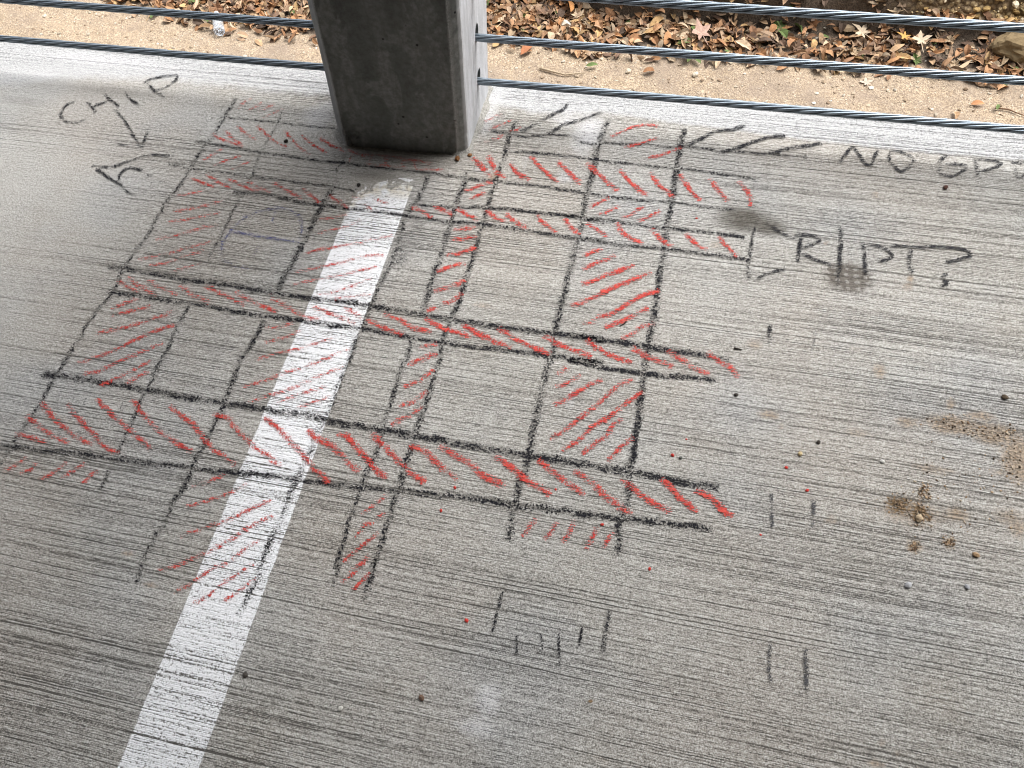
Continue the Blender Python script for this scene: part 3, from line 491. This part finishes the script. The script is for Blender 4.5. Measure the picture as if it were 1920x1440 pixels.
for h in hs_:
    for i, p in enumerate(ring):
        q = p+lean*h; pv = Vector((p[0]*14, p[1]*14, h*9))
        o = (p-cen)/np.linalg.norm(p-cen)*(.0012*mn.noise(pv)+.0005*mn.noise(pv*7))
        if tag_e[i]: o = o-(p-cen)*(.006+.010*max(0, mn.noise(Vector((i, h*60, 1)))))      # softened, nibbled arrises
        # spalled corner low on the left of the front face
        X1, Z1 = p[0]-FLx[0], h; ins = (-.002 < X1 < .030 and .026+.004*math.sin(X1*400) < Z1 < .046-.25*abs(X1-.018)+.005*mn.noise(Vector((X1*200, 0, 0))))
        if i < 70 and p[1] < FRx[1]+.001 and ins: o = o+np.array([0, .0035+.003*abs(mn.noise(Vector((X1*90, Z1*90, 4))))])
        if i < 70 and p[1] < FRx[1]+.001 and abs(X1-.004-(.03-Z1)*.35) < .002 and Z1 < .03: o = o+np.array([0, .004])
        q = q+o; V.append((q[0]-base_c[0], q[1]-base_c[1], h)); Lr.append(tag_lit[i]); Er.append(tag_e[i]*.8)
nr_ = len(ring); Fc = [(j*nr_+i, j*nr_+(i+1) % nr_, (j+1)*nr_+(i+1) % nr_, (j+1)*nr_+i) for j in range(len(hs_)-1) for i in range(nr_)]
Fc += [tuple(range(nr_))[::-1], tuple((len(hs_)-1)*nr_+i for i in range(nr_))]
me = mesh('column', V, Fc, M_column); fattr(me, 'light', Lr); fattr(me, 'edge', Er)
# cable height from the photograph: ray through the column's right side
Nn = np.cross([0, 1, 0], wup); P0 = np.array([CR[0], CR[1], 0])
def side_hit(px, py):
    d = B@np.array([(px-960)/F, (py-720)/F, 1.0]); o = np.array([0, 0, H]); t = Nn.dot(P0-o)/Nn.dot(d); return o+d*t
cab = [side_hit(897, 152), side_hit(892, 70)]; st_ = cab[1]-cab[0]; cab += [cab[1]+st_*.96, cab[1]+st_*1.92+np.array([0, 0, 0])]
col_tmp = bpy.data.objects.new('tmp', me); C.objects.link(col_tmp)
bmc = bmesh.new()
for c in cab:
    r = bmesh.ops.create_cone(bmc, segments=20, radius1=1, radius2=1, depth=.8, cap_ends=True)
    bmesh.ops.transform(bmc, verts=r['verts'], matrix=Matrix.Translation((c[0]-base_c[0]-.13, c[1]-base_c[1]+.004, c[2]+.007)) @ Matrix.Diagonal((1, .0115, .0165, 1)) @ Matrix.Rotation(math.pi/2, 4, 'Y'))
cm = bpy.data.meshes.new('cut'); bmc.to_mesh(cm); cut = bpy.data.objects.new('cut', cm); C.objects.link(cut)
md = col_tmp.modifiers.new('b', 'BOOLEAN'); md.object = cut; md.operation = 'DIFFERENCE'; md.solver = 'EXACT'
dg = bpy.context.evaluated_depsgraph_get(); me2 = bpy.data.meshes.new_from_object(col_tmp.evaluated_get(dg)); me2.name = 'column_shaft'
bpy.data.objects.remove(col_tmp); bpy.data.objects.remove(cut)
colm = top('concrete_column', None, base_c, label='square grey concrete column with chamfered corners standing at the slab edge', cat='column')
part('shaft', me2, colm)
# rough mortar squeezed out round the foot
V, Fc = [], []
rr = []
for i in range(nr_):
    p = ring[i]; o = (p-cen)/np.linalg.norm(p-cen); a = max(.1, .5+1.2*mn.noise(Vector((p[0]*25, p[1]*25, 2)))); wdt = (.004+.012*a) if p[0] > CR[0]-.03 or p[0] < FLx[0]+.01 else (.002+.004*a)
    hh = wdt*.8; rr.append(0)
    for f in range(5):
        t_ = f/4; q = p-o*.004+o*(wdt+.004)*t_; V.append((q[0]-base_c[0], q[1]-base_c[1], max(.0004, hh*(1-t_)**1.6+.0012*mn.noise(Vector((q[0]*150, q[1]*150, f))) if f < 4 else -.001)))
for i in range(nr_):
    for f in range(4): a = i*5+f; b = ((i+1) % nr_)*5+f; Fc.append((a, a+1, b+1, b))
V = [(v[0], min(v[1], EDGE-.001-base_c[1]), v[2]) for v in V]
part('mortar_fillet', mesh('mortar_fillet', V, Fc, M_mortar, True), colm)

# ---------------------------------------------------------------- barrier cables: seven-wire strand, 13 mm
R_C, LAY = .0070, .235
rw = R_C/3; xs = np.arange(-3.3, 3.0, .011)
V, Fc = [], []; ns = 10
for k, x in enumerate(xs):
    th = 2*math.pi*x/LAY; cyy, czz = -2*rw*math.cos(th), 2*rw*math.sin(th)
    for j in range(ns):
        a = 2*math.pi*j/ns; V.append((x, cyy+1.06*rw*math.cos(a), czz+1.06*rw*math.sin(a)))
    if k: 
        for j in range(ns): a0 = (k-1)*ns; b0 = k*ns; Fc.append((a0+j, a0+(j+1) % ns, b0+(j+1) % ns, b0+j))
wire = mesh('wire', V, Fc, M_steel, True)
V2, F2 = [], []
for k, x in enumerate((-3.3, 3.0)):
    for j in range(8): V2.append((x, rw*math.cos(j*math.pi/4), rw*math.sin(j*math.pi/4)))
core = mesh('core_wire', V2, [(j, (j+1) % 8, 8+(j+1) % 8, 8+j) for j in range(8)], M_steel)
lab = ['lowest twisted steel barrier cable, just above the slab edge', 'second twisted steel barrier cable from the bottom, passing through the column', 'third twisted steel barrier cable from the bottom, crossing the top right corner']
for i, c in enumerate(cab[:3]):
    r = top('barrier_cable', None, c, label=lab[i], cat='steel cable', group='barrier cables along the open edge', rot=Matrix.Rotation(i*.4, 4, 'X'))
    for k in range(6): part('wire', wire, r, loc=Matrix.Rotation(k*math.pi/3, 4, 'X'))
    part('core_wire', core, r)

# ---------------------------------------------------------------- ground outside, two metres lower
def G(px, py, dz=0): return at(px, py, ZG+dz)
gu = np.concatenate([[-60, -40, -25, -15, -9], np.arange(-6, 3.2, .03), [4, 6, 10, 18, 30, 60]])
gv = np.concatenate([[-12, -6, 0, 1.2, 2.2], np.arange(3.0, 6.2, .03), [7, 9, 13, 20, 35, 60]])
GU, GV = np.meshgrid(gu, gv); gn, gm = len(gu), len(gv)
def poly_line(px): a = np.array([G(*p)[:2] for p in px]); return np.interp(gu, a[:, 0], a[:, 1])
lipA = poly_line([(-300, -160), (600, -70), (1000, -4), (1100, 28), (1300, 48), (1500, 56), (1700, 72), (1920, 82), (2300, 110)])   # foot of the dark bank
lipB = np.maximum((lambda a: np.interp(gu, a[:, 0], a[:, 1]))(np.array([G(*p, .10)[:2] for p in [(-300, -260), (600, -130), (1000, -45), (1100, -14), (1250, 4), (1400, 16), (1600, 24), (1700, 34), (1920, 50), (2300, 75)]])), lipA+.03)   # its brow
dA = GV-lipA[None, :]; dB = GV-lipB[None, :]
wz = np.array([[mn.noise(Vector((u*1.3, v*1.3, 0)))*.035+mn.noise(Vector((u*5, v*5, 3)))*.012+mn.noise(Vector((u*16, v*16, 3)))*.004 if -7 < u < 4 and 2 < v < 7 else 0 for u in gu] for v in gv])
bank = np.clip(dA/np.maximum(lipB-lipA, .02)[None, :], 0, 1); GZ = ZG+wz+.10*bank**.7+np.clip(dB, 0, 3)*.25*np.clip((GU+1.2)/1.5, 0, 1)
leafband = poly_line([(-300, -60), (150, -30), (300, 16), (480, 55), (620, 70), (920, 72), (1100, 85), (1300, 96), (1500, 112), (1700, 122), (1920, 150), (2200, 170)])
soil = np.clip((GV-leafband[None, :])/.06+.3, 0, 1)*.75; soil = np.maximum(soil, .36*np.clip((GV-leafband[None, :]+.42)/.36, 0, 1)*np.clip((GU+3.4)/.8, .55, 1)); soil = np.maximum(soil, bank*(dB < .04)*1.3)
gravel = np.clip(dB/.03, 0, 1)*np.clip((GU-G(1080, 0)[0])/.3, 0, 1); soil = np.where(gravel > .5, 0, soil)
dr = np.array([G(*p, .20)[:2] for p in [(-300, -300), (1200, -14), (1480, 1), (1700, 3), (1920, 2), (2300, 16)]])
darkrow = np.clip((GV-np.interp(gu, dr[:, 0], dr[:, 1])[None, :])/.05, 0, 1); soil = np.maximum(soil, darkrow*1.3); gravel = gravel*(1-darkrow)
GZ = GZ+darkrow*.12
def ground_z(u, v):
    i = min(max(np.searchsorted(gu, u)-1, 0), gn-2); j = min(max(np.searchsorted(gv, v)-1, 0), gm-2)
    a = (u-gu[i])/(gu[i+1]-gu[i]); b = (v-gv[j])/(gv[j+1]-gv[j])
    return (GZ[j, i]*(1-a)+GZ[j, i+1]*a)*(1-b)+(GZ[j+1, i]*(1-a)+GZ[j+1, i+1]*a)*b
idx = np.arange(gn*gm).reshape(gm, gn)
me = mesh('ground', np.stack([GU.ravel(), GV.ravel(), GZ.ravel()], 1), [tuple(q) for q in np.stack([idx[:-1, :-1], idx[:-1, 1:], idx[1:, 1:], idx[1:, :-1]], -1).reshape(-1, 4).tolist()], M_ground, True)
fattr(me, 'soil', soil); fattr(me, 'gravel', gravel); top('ground', me, kind='structure')

# leaves
def oval_leaf(L_, W, curl, bend, seed):
    r = random.Random(seed); V, Fc = [], []; n = 6
    for i in range(n+1):
        t_ = i/n; x = (t_-.5)*L_; wd = W*.5*math.sin(math.pi*min(1, .06+t_*.94))**.75*(1 if 0 < i < n else .1)
        z = bend*math.sin(math.pi*t_)*L_; y0 = .06*L_*math.sin(t_*3+seed)
        for s in (-1, 0, 1): V.append((x, y0+s*wd, z+(abs(s)*curl*wd*(1+.3*r.uniform(-1, 1)))))
    for i in range(n):
        for s in range(2): a = i*3+s; Fc.append((a, a+3, a+4, a+1))
    return V, Fc
def lobed_leaf(R, lobes, depth, seed, cup=.15):
    r = random.Random(seed); V = [(0, 0, .0)]; n = lobes*4; Fc = []
    for i in range(n):
        a = 2*math.pi*i/n+math.pi/2; ph = (i % 4); a += r.uniform(-.09, .09); side_ = 1-.38*(1-math.cos(a-math.pi/2))/2; rad = R*side_*(1 if ph == 0 else (.60 if ph in (1, 3) else 1-depth))*(.62 if i == n//2 else 1)*r.uniform(.78, 1.15)
        V.append((rad*math.cos(a), rad*math.sin(a)*.95, cup*rad*r.uniform(.2, 1.4)))
    for i in range(n): Fc.append((0, 1+i, 1+(i+1) % n))
    k = len(V); V += [(-.002, 0, 0), (.002, 0, 0), (.003, -R*1.2, .006), (0, -R*1.2, .006)]; Fc.append((k, k+1, k+2, k+3))
    return V, Fc
COLS = [(.38, .20, .10), (.45, .26, .14), (.33, .18, .10), (.50, .33, .19), (.56, .42, .27), (.24, .15, .10), (.46, .24, .11), (.62, .48, .33), (.42, .29, .19), (.52, .30, .16), (.16, .11, .08), (.55, .36, .17), (.58, .40, .26)]
GREEN = (.13, .19, .06); PALE = (.62, .50, .36); PINK = (.50, .33, .26)
def leaf_mesh(V, Fc, col):
    me = mesh('leaf', V, Fc, M_leaf); cattr(me, 'tint', [col]*len(V)); return me
SHAPES = []
for i in range(14): SHAPES.append(oval_leaf(random.uniform(.065, .10), random.uniform(.026, .042), random.choice([.25, .6, -.3, .9]), random.uniform(-.08, .14), i))
for i in range(2): SHAPES.append(lobed_leaf(random.uniform(.045, .055), 5, .45, 50+i, .5))
CN = ['brown', 'light brown', 'dark reddish brown', 'tan', 'pale tan', 'dark brown', 'orange brown', 'cream coloured', 'dull brown', 'copper coloured', 'blackish brown', 'golden brown', 'sandy coloured']
protos = [(leaf_mesh(*SHAPES[i % len(SHAPES)], COLS[i % len(COLS)]), ('lobed ' if i % len(SHAPES) > 13 else 'oval ')+CN[i % len(COLS)]) for i in range(39)]
def tilt(mx): return Matrix.Rotation(random.uniform(0, 6.3), 4, 'Z') @ Matrix.Rotation(random.gauss(0, mx), 4, 'X') @ Matrix.Rotation(random.gauss(0, mx), 4, 'Y')
def band_density(u, v):                          # how likely a leaf lies there
    lb = np.interp(u, gu, leafband); la = np.interp(u, gu, lipA); d = v-lb
    if v > la+.05: return .06 if v < la+.35 else .03
    n1 = mn.noise(Vector((u*2.3, v*2.3, 8)))
    if d > .0: return 1.0 if n1 > -.22 else .35
    if d > -.12: return .35+.5*n1
    return .02+.015*n1 if d > -.5 else .008
# the deep litter, one mass
LV, LF, LC = [], [], []; cnt = 0
while cnt < 7500:
    u = random.uniform(-5.6, 3.0); v = random.uniform(3.3, 6.0)
    if random.random() > band_density(u, v) or v-np.interp(u, gu, leafband) < -.1: continue
    sV, sF = SHAPES[int(random.random()*len(SHAPES))]; m = Matrix.Translation((u, v, ground_z(u, v)+random.uniform(.002, .028))) @ tilt(.35) @ Matrix.Scale(random.uniform(.6, 1.1), 4)
    o = len(LV); c = np.array(random.choice(COLS))*random.uniform(.45, 1.1)
    if random.random() < .02: c = np.array(GREEN)
    for p in sV: LV.append(m @ Vector(p)); LC.append(c)
    LF += [tuple(o+k for k in f) for f in sF]; cnt += 1
me = mesh('leaf_litter', LV, LF, M_leaf); cattr(me, 'tint', LC)
top('leaf_litter', me, kind='stuff', label='deep band of dry brown fallen leaves beyond the sand')
# single leaves that show
def special(name, data, px, py, lab, cat, dz=.012, rz=0, rx=.1, scale=None, group=None):
    p = G(px, py); z = ground_z(p[0], p[1])+dz
    return top(name, data, (p[0], p[1], z), rot=Matrix.Rotation(rz, 4, 'Z') @ Matrix.Rotation(rx, 4, 'X'), label=lab, cat=cat, scale=scale, group=group)
placed = 0
while placed < 230:
    u = random.uniform(-4.4, 1.75); v = random.uniform(3.35, 5.0); lb = np.interp(u, gu, leafband); la = np.interp(u, gu, lipA)
    if v > la+.02 or v < lb-.45: continue
    on = v > lb
    if not on and random.random() > (.5 if v > lb-.12 else .035): continue
    dw = np.array([u, v, ZG])-[0, 0, H]; dc = B.T@dw; px = dc[0]/dc[2]*F+960
    zone = 'left of the column' if px < 600 else 'just right of the column' if px < 1100 else 'near the pinkish maple leaf' if px < 1340 else 'midway along the right side' if px < 1560 else 'near the pale oak leaves' if px < 1780 else 'close to the right margin'
    row = 'at the litter back' if v > (lb+la)/2 else 'at the litter front'
    pm, pn = random.choice(protos); sc = random.uniform(.75, 1.15)
    top('leaf', pm, (u, v, ground_z(u, v)+(.034 if on else .008)), rot=tilt(.3 if on else .12), scale=[sc]*3,
        label=f'{pn} dry leaf {row} {zone}' if on else f'{pn} dry leaf on bare sand {zone}', cat='leaf', group='dry leaves on top of the litter' if on else 'leaves scattered on the sand')
    placed += 1
LK = lambda R, n, d, s, c, cup=.15: leaf_mesh(*lobed_leaf(R, n, d, s, cup), c)
special('leaf', LK(.085, 5, .5, 1, PINK), 1312, 82, 'large pinkish tan maple leaf, the biggest leaf, above the middle cable', 'leaf', .05, .6, .35)
special('leaf', LK(.07, 5, .7, 2, PALE), 1612, 74, 'pale cream pointed oak leaf under the top cable', 'leaf', .05, 1.0, .3)
special('leaf', LK(.065, 5, .7, 3, PALE), 1720, 92, 'pale pointed oak leaf above the middle cable, third pale one', 'leaf', .05, .2, .3)
special('leaf', LK(.05, 5, .7, 4, (.55, .45, .36)), 1624, 156, 'pale greyish star shaped leaf on the bare sand between the two lower cables', 'leaf', .008, .3, .05)
special('leaf', LK(.06, 5, .7, 5, (.45, .38, .33)), 1918, 130, 'grey star shaped leaf at the right margin under the boulder', 'leaf', .04, .3, .2)
special('leaf', LK(.05, 5, .7, 6, (.60, .34, .10)), 1690, 84, 'orange yellow pointed leaf beside a pale oak leaf', 'leaf', .05, 1.3, .2)
special('leaf', leaf_mesh(*oval_leaf(.12, .05, .5, .1, 5), (.56, .27, .10)), 1066, 26, 'large upright orange tan leaf near the top, right of the column', 'leaf', .06, 1.9, .7)
special('leaf', leaf_mesh(*oval_leaf(.12, .045, .4, .05, 6), (.42, .17, .08)), 990, 100, 'folded reddish brown leaf lying between the cables right of the column', 'leaf', .02, 1.0, .2)
special('leaf', leaf_mesh(*oval_leaf(.07, .03, .3, .1, 7), (.50, .24, .11)), 1832, 197, 'small rusty leaf alone on the sand just above the lowest cable at right', 'leaf', .012, .3, .2)
for px, py, s, rz in ((1110, 126, .07, .2), (1284, 88, .10, .5), (1294, 114, .08, 1.2), (1306, 118, .07, 2.2), (1045, 30, .05, .4), (1868, 204, .045, 1.5), (1897, 137, .07, 2.4), (365, 9, .09, .4), (290, 36, .05, 1.5), (78, 9, .06, 2), (258, 0, .08, 0), (1188, 83, .05, 1)):
    special('leaf', leaf_mesh(*oval_leaf(s, s*.42, .4, .08, int(px)), GREEN), px, py, f'small green leaf {"left of the column" if px < 600 else "right of the column among brown litter" if px < 1240 else "below the pinkish maple leaf" if px < 1400 else "near the right margin"}', 'leaf', .02, rz, .1, group='fallen green leaves')
# twigs
def twig_mesh(P, r0, col, nm='twig'):
    V, Fc = [], []; P = [Vector(p) for p in P]
    for i, p in enumerate(P):
        d = (P[min(i+1, len(P)-1)]-P[max(i-1, 0)]).normalized(); a = d.cross(Vector((0, 0, 1))).normalized(); b = a.cross(d); r = r0*(1-.6*i/(len(P)-1))
        for k in range(6): V.append(p+(a*math.cos(k*math.pi/3)+b*math.sin(k*math.pi/3))*r)
    for i in range(len(P)-1):
        for k in range(6): Fc.append((i*6+k, i*6+(k+1) % 6, i*6+6+(k+1) % 6, i*6+6+k))
    me = mesh(nm, V, Fc+[tuple(range(6))[::-1]], M_wood, True); cattr(me, 'tint', [col]*len(V)); return me
def ground_twig(pp, r, col, lab):
    P = [G(*p) for p in pp]; P = [(p[0], p[1], ground_z(p[0], p[1])+.006+r) for p in P]; b = Vector(P[0])
    top('twig', twig_mesh([Vector(p)-b for p in P], r, col), b, label=lab, cat='twig')
ground_twig([(1012, 132), (1035, 136), (1060, 141), (1080, 139), (1096, 139)], .007, (.45, .36, .25), 'pale bare twig lying on the sand right of the column')
ground_twig([(1866, 203), (1890, 207), (1905, 214), (1930, 222)], .005, (.22, .13, .08), 'thin brown twig with a green leaf on the sand at the right margin')
ground_twig([(1890, 62), (1905, 66), (1930, 75)], .004, (.36, .30, .16), 'straw coloured stalk poking out under the top cable at the right margin')
ground_twig([(345, 2), (335, 8), (330, 14)], .006, (.10, .07, .05), 'dark twig in the leaves above the left part of the cables')

# pebbles on the ground
ico = bmesh.new(); bmesh.ops.create_icosphere(ico, subdivisions=1, radius=1); ico.verts.ensure_lookup_table()
IV = np.array([v.co[:] for v in ico.verts]); IF = [tuple(v.index for v in f.verts) for f in ico.faces]
def stones(n, sampler, cols, smin, smax):
    V, Fc, Cc_ = [], [], []
    for _ in range(n):
        u, v, z, ok = sampler()
        if not ok: continue
        s = smin*(smax/smin)**(random.random()**2.2); sc = np.array([s, s*random.uniform(.5, 1), s*random.uniform(.35, .7)]); a = random.uniform(0, 6.3)
        q = IV*rng.uniform(.78, 1.15, (len(IV), 1))*sc; q = np.stack([q[:, 0]*math.cos(a)-q[:, 1]*math.sin(a), q[:, 0]*math.sin(a)+q[:, 1]*math.cos(a), q[:, 2]], 1)+[u, v, z+s*.18]
        o = len(V)*len(IV); V.append(q); Fc += [tuple(o+k for k in f) for f in IF]; c = np.array(random.choice(cols))*random.uniform(.7, 1.1); Cc_ += [c]*len(IV)
    return np.vstack(V), Fc, Cc_
def samp():
    u = random.uniform(-5, 2.6); v = random.uniform(3.3, 5.6); ok = v < np.interp(u, gu, lipA); return u, v, ground_z(u, v), ok
V, Fc, cc = stones(6500, samp, [(.55, .44, .32), (.62, .54, .42), (.42, .32, .22), (.30, .22, .15), (.68, .62, .52)], .003, .017)
me = mesh('pebbles', V, Fc, M_stone); cattr(me, 'tint', cc); top('pebbles', me, kind='stuff', label='pale pebbles and grit strewn over the sand')
def samp2():
    u = random.uniform(G(1100, 0)[0], 2.4); lb = np.interp(u, gu, lipB); v = lb+random.uniform(0, .75); return u, v, ground_z(u, v)-.002, v < np.interp(u, dr[:, 0], dr[:, 1])+.05
V, Fc, cc = stones(4200, samp2, [(.58, .42, .20), (.50, .34, .14), (.66, .52, .30), (.40, .26, .10), (.72, .62, .44)], .006, .032)
me = mesh('gravel', V, Fc, M_stone); cattr(me, 'tint', cc); top('gravel', me, kind='stuff', label='yellow limestone gravel on the bank at the top right')
def rock(nm, px, py, s, col, lab, seed, flat=.6, sub=3, cat='stone', sink=.3, plane='g'):
    bm = bmesh.new(); bmesh.ops.create_icosphere(bm, subdivisions=sub, radius=1)
    for v in bm.verts:
        k = 1+.28*mn.noise(v.co*1.4+Vector((seed, 0, 0)))+.10*mn.noise(v.co*4+Vector((seed, 3, 0)))+.05*mn.noise(v.co*9+Vector((seed, 3, 0))); v.co = Vector((v.co.x*k*s[0], v.co.y*k*s[1], v.co.z*k*s[2]))
    me = bpy.data.meshes.new(nm); bm.to_mesh(me); me.materials.append(M_stone); cattr(me, 'tint', [col]*len(me.vertices))
    if plane == 'g': p = G(px, py); z = ground_z(p[0], p[1])+s[2]*(1-sink)
    else: p = at(px, py); z = s[2]*.8
    return top(nm, me, (p[0], p[1], z), rot=Matrix.Rotation(seed*1.7, 4, 'Z'), label=lab, cat=cat)
bld = rock('boulder', 1926, 104, (.19, .12, .09), (.22, .16, .085), 'rough yellow brown boulder at the right margin under the top cable', 2, sink=.35, sub=4, cat='boulder'); bld.data.materials[0] = M_rock
rock('stone', 1731, 14, (.035, .025, .022), (.75, .66, .50), 'largest pale stone on the gravel bank at the top', 3, sub=2)
rock('stone', 1732, 30, (.03, .02, .018), (.72, .64, .50), 'pale stone just below the largest one on the gravel bank', 4, sub=2)
rock('stone', 1833, 155, (.035, .025, .018), (.66, .60, .50), 'pale flat stone on the sand just under the middle cable at right', 5, sub=2)
rock('stone', 1304, 141, (.02, .015, .012), (.66, .58, .46), 'small cream stone on the sand under the maple leaf', 6, sub=2)
rock('stone', 1060, 48, (.05, .03, .02), (.72, .66, .56), 'flat whitish stone in the leaves near the top, right of the column', 7, sub=2)
rock('stone', 1178, 132, (.018, .013, .01), (.62, .54, .42), 'small tan stone on the sand right of the twig', 8, sub=2)
rock('stone', 1826, 72, (.025, .02, .016), (.60, .52, .40), 'pale stone against the dark bank under the top cable', 9, sub=2)

# plastic bottle and foil scrap
t = T('clear_plastic'); M_pl = t.bsdf((.86, .90, .95), .08, spec=.5, Transmission_Weight=.75, IOR=1.2)
t = T('crumpled_foil'); M_foil = t.bsdf((.62, .68, .78), .3, metal=.7, normal=t.bump(t.noise(t.obj(), 90, 2), .8, .004))
t = T('bottle_cap_plastic'); M_cap = t.bsdf((.75, .78, .8), .4)
def lathe(name, pr, m, seg=28, wob=0.0):
    V, Fc = [], []
    for (x, r) in pr:
        for k in range(seg):
            a = 2*math.pi*k/seg; q = r*(1+wob*mn.noise(Vector((x*60, math.cos(a)*2, math.sin(a)*2)))); V.append((x, q*math.cos(a), q*math.sin(a)))
    for i in range(len(pr)-1):
        for k in range(seg): Fc.append((i*seg+k, i*seg+(k+1) % seg, (i+1)*seg+(k+1) % seg, (i+1)*seg+k))
    Fc += [tuple(range(seg))]; return mesh(name, V, Fc, m, True)
p = G(410, 38); q = G(415, 68); ang = math.atan2(p[1]-q[1], p[0]-q[0]); r_ = .033
bt = top('plastic_bottle', None, (q[0], q[1], ground_z(q[0], q[1])+r_+.004), rot=Matrix.Rotation(ang, 4, 'Z'), label='clear plastic bottle lying on the sand left of the column under the second cable', cat='bottle')
pr = [(.004, .018), (0, .024), (.003, .030), (.012, r_)]+[(.012+.011*i, r_*(1 if i % 2 else .955)) for i in range(1, 12)]+[(.145, .031), (.16, .022), (.17, .014), (.185, .0125)]
part('bottle_body', lathe('bottle_body', pr, M_pl, wob=.05), bt); part('cap', lathe('cap', [(.181, .0145), (.196, .0145), (.197, .0)], M_cap, 18), bt)
bm = bmesh.new(); bmesh.ops.create_grid(bm, x_segments=8, y_segments=6, size=1)
for v in bm.verts: v.co = Vector((v.co.x*.035, v.co.y*.022, .008+.010*mn.noise(v.co*3)))
me = bpy.data.meshes.new('foil_scrap'); bm.to_mesh(me); me.materials.append(M_foil); p = G(335, 30)
top('foil_scrap', me, (p[0], p[1], ground_z(p[0], p[1])+.01), label='small crumpled blue and silver wrapper on the sand left of the bottle', cat='litter')

# ---------------------------------------------------------------- small things lying on the floor
SM = [(461, 1266, .0042, (.06, .055, .05), 'small round dark pebble right of the stripe near the bottom'), (639, 1329, .004, (.55, .54, .5), 'tiny pale angular stone near the bottom, right of the dark pebble'),
      (791, 1309, .0045, (.16, .10, .07), 'small reddish brown pebble at the bottom, left of the white smear'), (1772, 353, .005, (.10, .05, .04), 'dark reddish crumb under the words NO GPR'),
      (1654, 866, .0036, (.70, .69, .66), 'tiny white stone left of the tan dirt stains'), (1500, 852, .004, (.58, .46, .26), 'tiny yellowish stone right of the lowest hatched row'),
      (1829, 1041, .0045, (.42, .28, .16), 'tan crumb at the lower right, below the dirt clump'), (1722, 973, .006, (.46, .36, .24), 'tan angular stone in the dirt clump at right'),
      (1276, 859, .003, (.10, .11, .10), 'tiny dark stone beside a red crayon crumb'), (858, 299, .006, (.20, .09, .035), 'rusty lump on the floor in front of the column corner'),
      (881, 292, .0045, (.24, .12, .05), 'smaller rusty crumb just right of the column corner'), (673, 348, .0045, (.02, .02, .02), 'black round crumb beside the worn top of the stripe'),
      (537, 266, .0045, (.025, .025, .02), 'black crumb in the row left of the column'), (1813, 1101, .004, (.42, .43, .46), 'pale grey stone at the right, second of the pair'), (1702, 1098, .005, (.45, .46, .48), 'pale grey crumb at the right, first of the pair'),
      (1883, 746, .005, (.10, .075, .05), 'dark crumb near the right margin above the tan stain'), (1534, 830, .0035, (.04, .035, .03), 'dark crumb left of the tan stains'), (1380, 741, .0035, (.05, .045, .04), 'dark speck beside the middle rows of the grid')]
for i, (px, py, s, c, lb_) in enumerate(SM): rock('pebble', px, py, (s, s*.8, s*.65), c, lb_, i+1.3, sub=2, cat='pebble', plane='s')
for px, py, s, where in ((1261, 854, .0035, 'beside a dark pebble right of the wide hatched column'), (1287, 824, .002, 'just above the larger crumb beside the dark pebble'), (1218, 1067, .003, 'alone on the floor below the right end of the grid'), (1042, 918, .0022, 'between two strokes of the lowest hatched row'), (1129, 984, .003, 'just under the lowest grid line above short strokes'),
    (1474, 877, .003, 'right of the grid, upper one of two near a yellowish stone'), (1513, 920, .003, 'right of the grid, lower one of two near a yellowish stone'), (1426, 1003, .0022, 'beyond the lower right end of the grid'), (875, 1164, .0035, 'left of the dark ticks below the grid'), (853, 915, .003, 'just under the bold strokes right of the stripe'), (827, 958, .003, 'below the lowest grid line right of the narrow column'), (1306, 410, .0025, 'between the two short upper rows at right')):
    r = rock('crayon_crumb', px, py, (s, s*.8, s*.6), (.62, .05, .04), 'tiny red crayon crumb '+where, px*.01, sub=1, cat='crayon crumb', plane='s'); r['group'] = 'red crayon crumbs'
def floor_twig(pp, r, lab):
    P = [Vector(at(*p))+Vector((0, 0, r)) for p in pp]; b = P[0]; top('splinter', twig_mesh([q-b for q in P], r, (.03, .025, .02), 'splinter'), b, label=lab, cat='splinter')
floor_twig([(1174, 604), (1169, 609), (1162, 612)], .0016, 'thin curved black splinter in the wide hatched column')
floor_twig([(1376, 654), (1384, 655), (1391, 657)], .0018, 'short straight black splinter right of the middle rows')
def samp3():
    k = random.choice([(1684, 945, 30, 18), (1725, 965, 26, 22), (1732, 922, 14, 12), (1790, 797, 50, 14), (1900, 860, 25, 40), (1870, 815, 50, 14), (1715, 1025, 10, 10), (1780, 1018, 10, 10), (1840, 900, 120, 80), (1780, 960, 110, 60)])
    p = at(k[0]+random.gauss(0, .6)*k[2], k[1]+random.gauss(0, .6)*k[3]); return p[0], p[1], .0004, True
V, Fc, cc = stones(900, samp3, [(.14, .09, .055), (.30, .20, .12), (.42, .30, .19), (.06, .045, .03), (.50, .42, .32)], .0008, .0024)
me = mesh('soil_crumbs', V, Fc, M_stone); cattr(me, 'tint', cc); top('soil_crumbs', me, kind='stuff', label='crumbs of dry brown soil scattered over the floor at right')
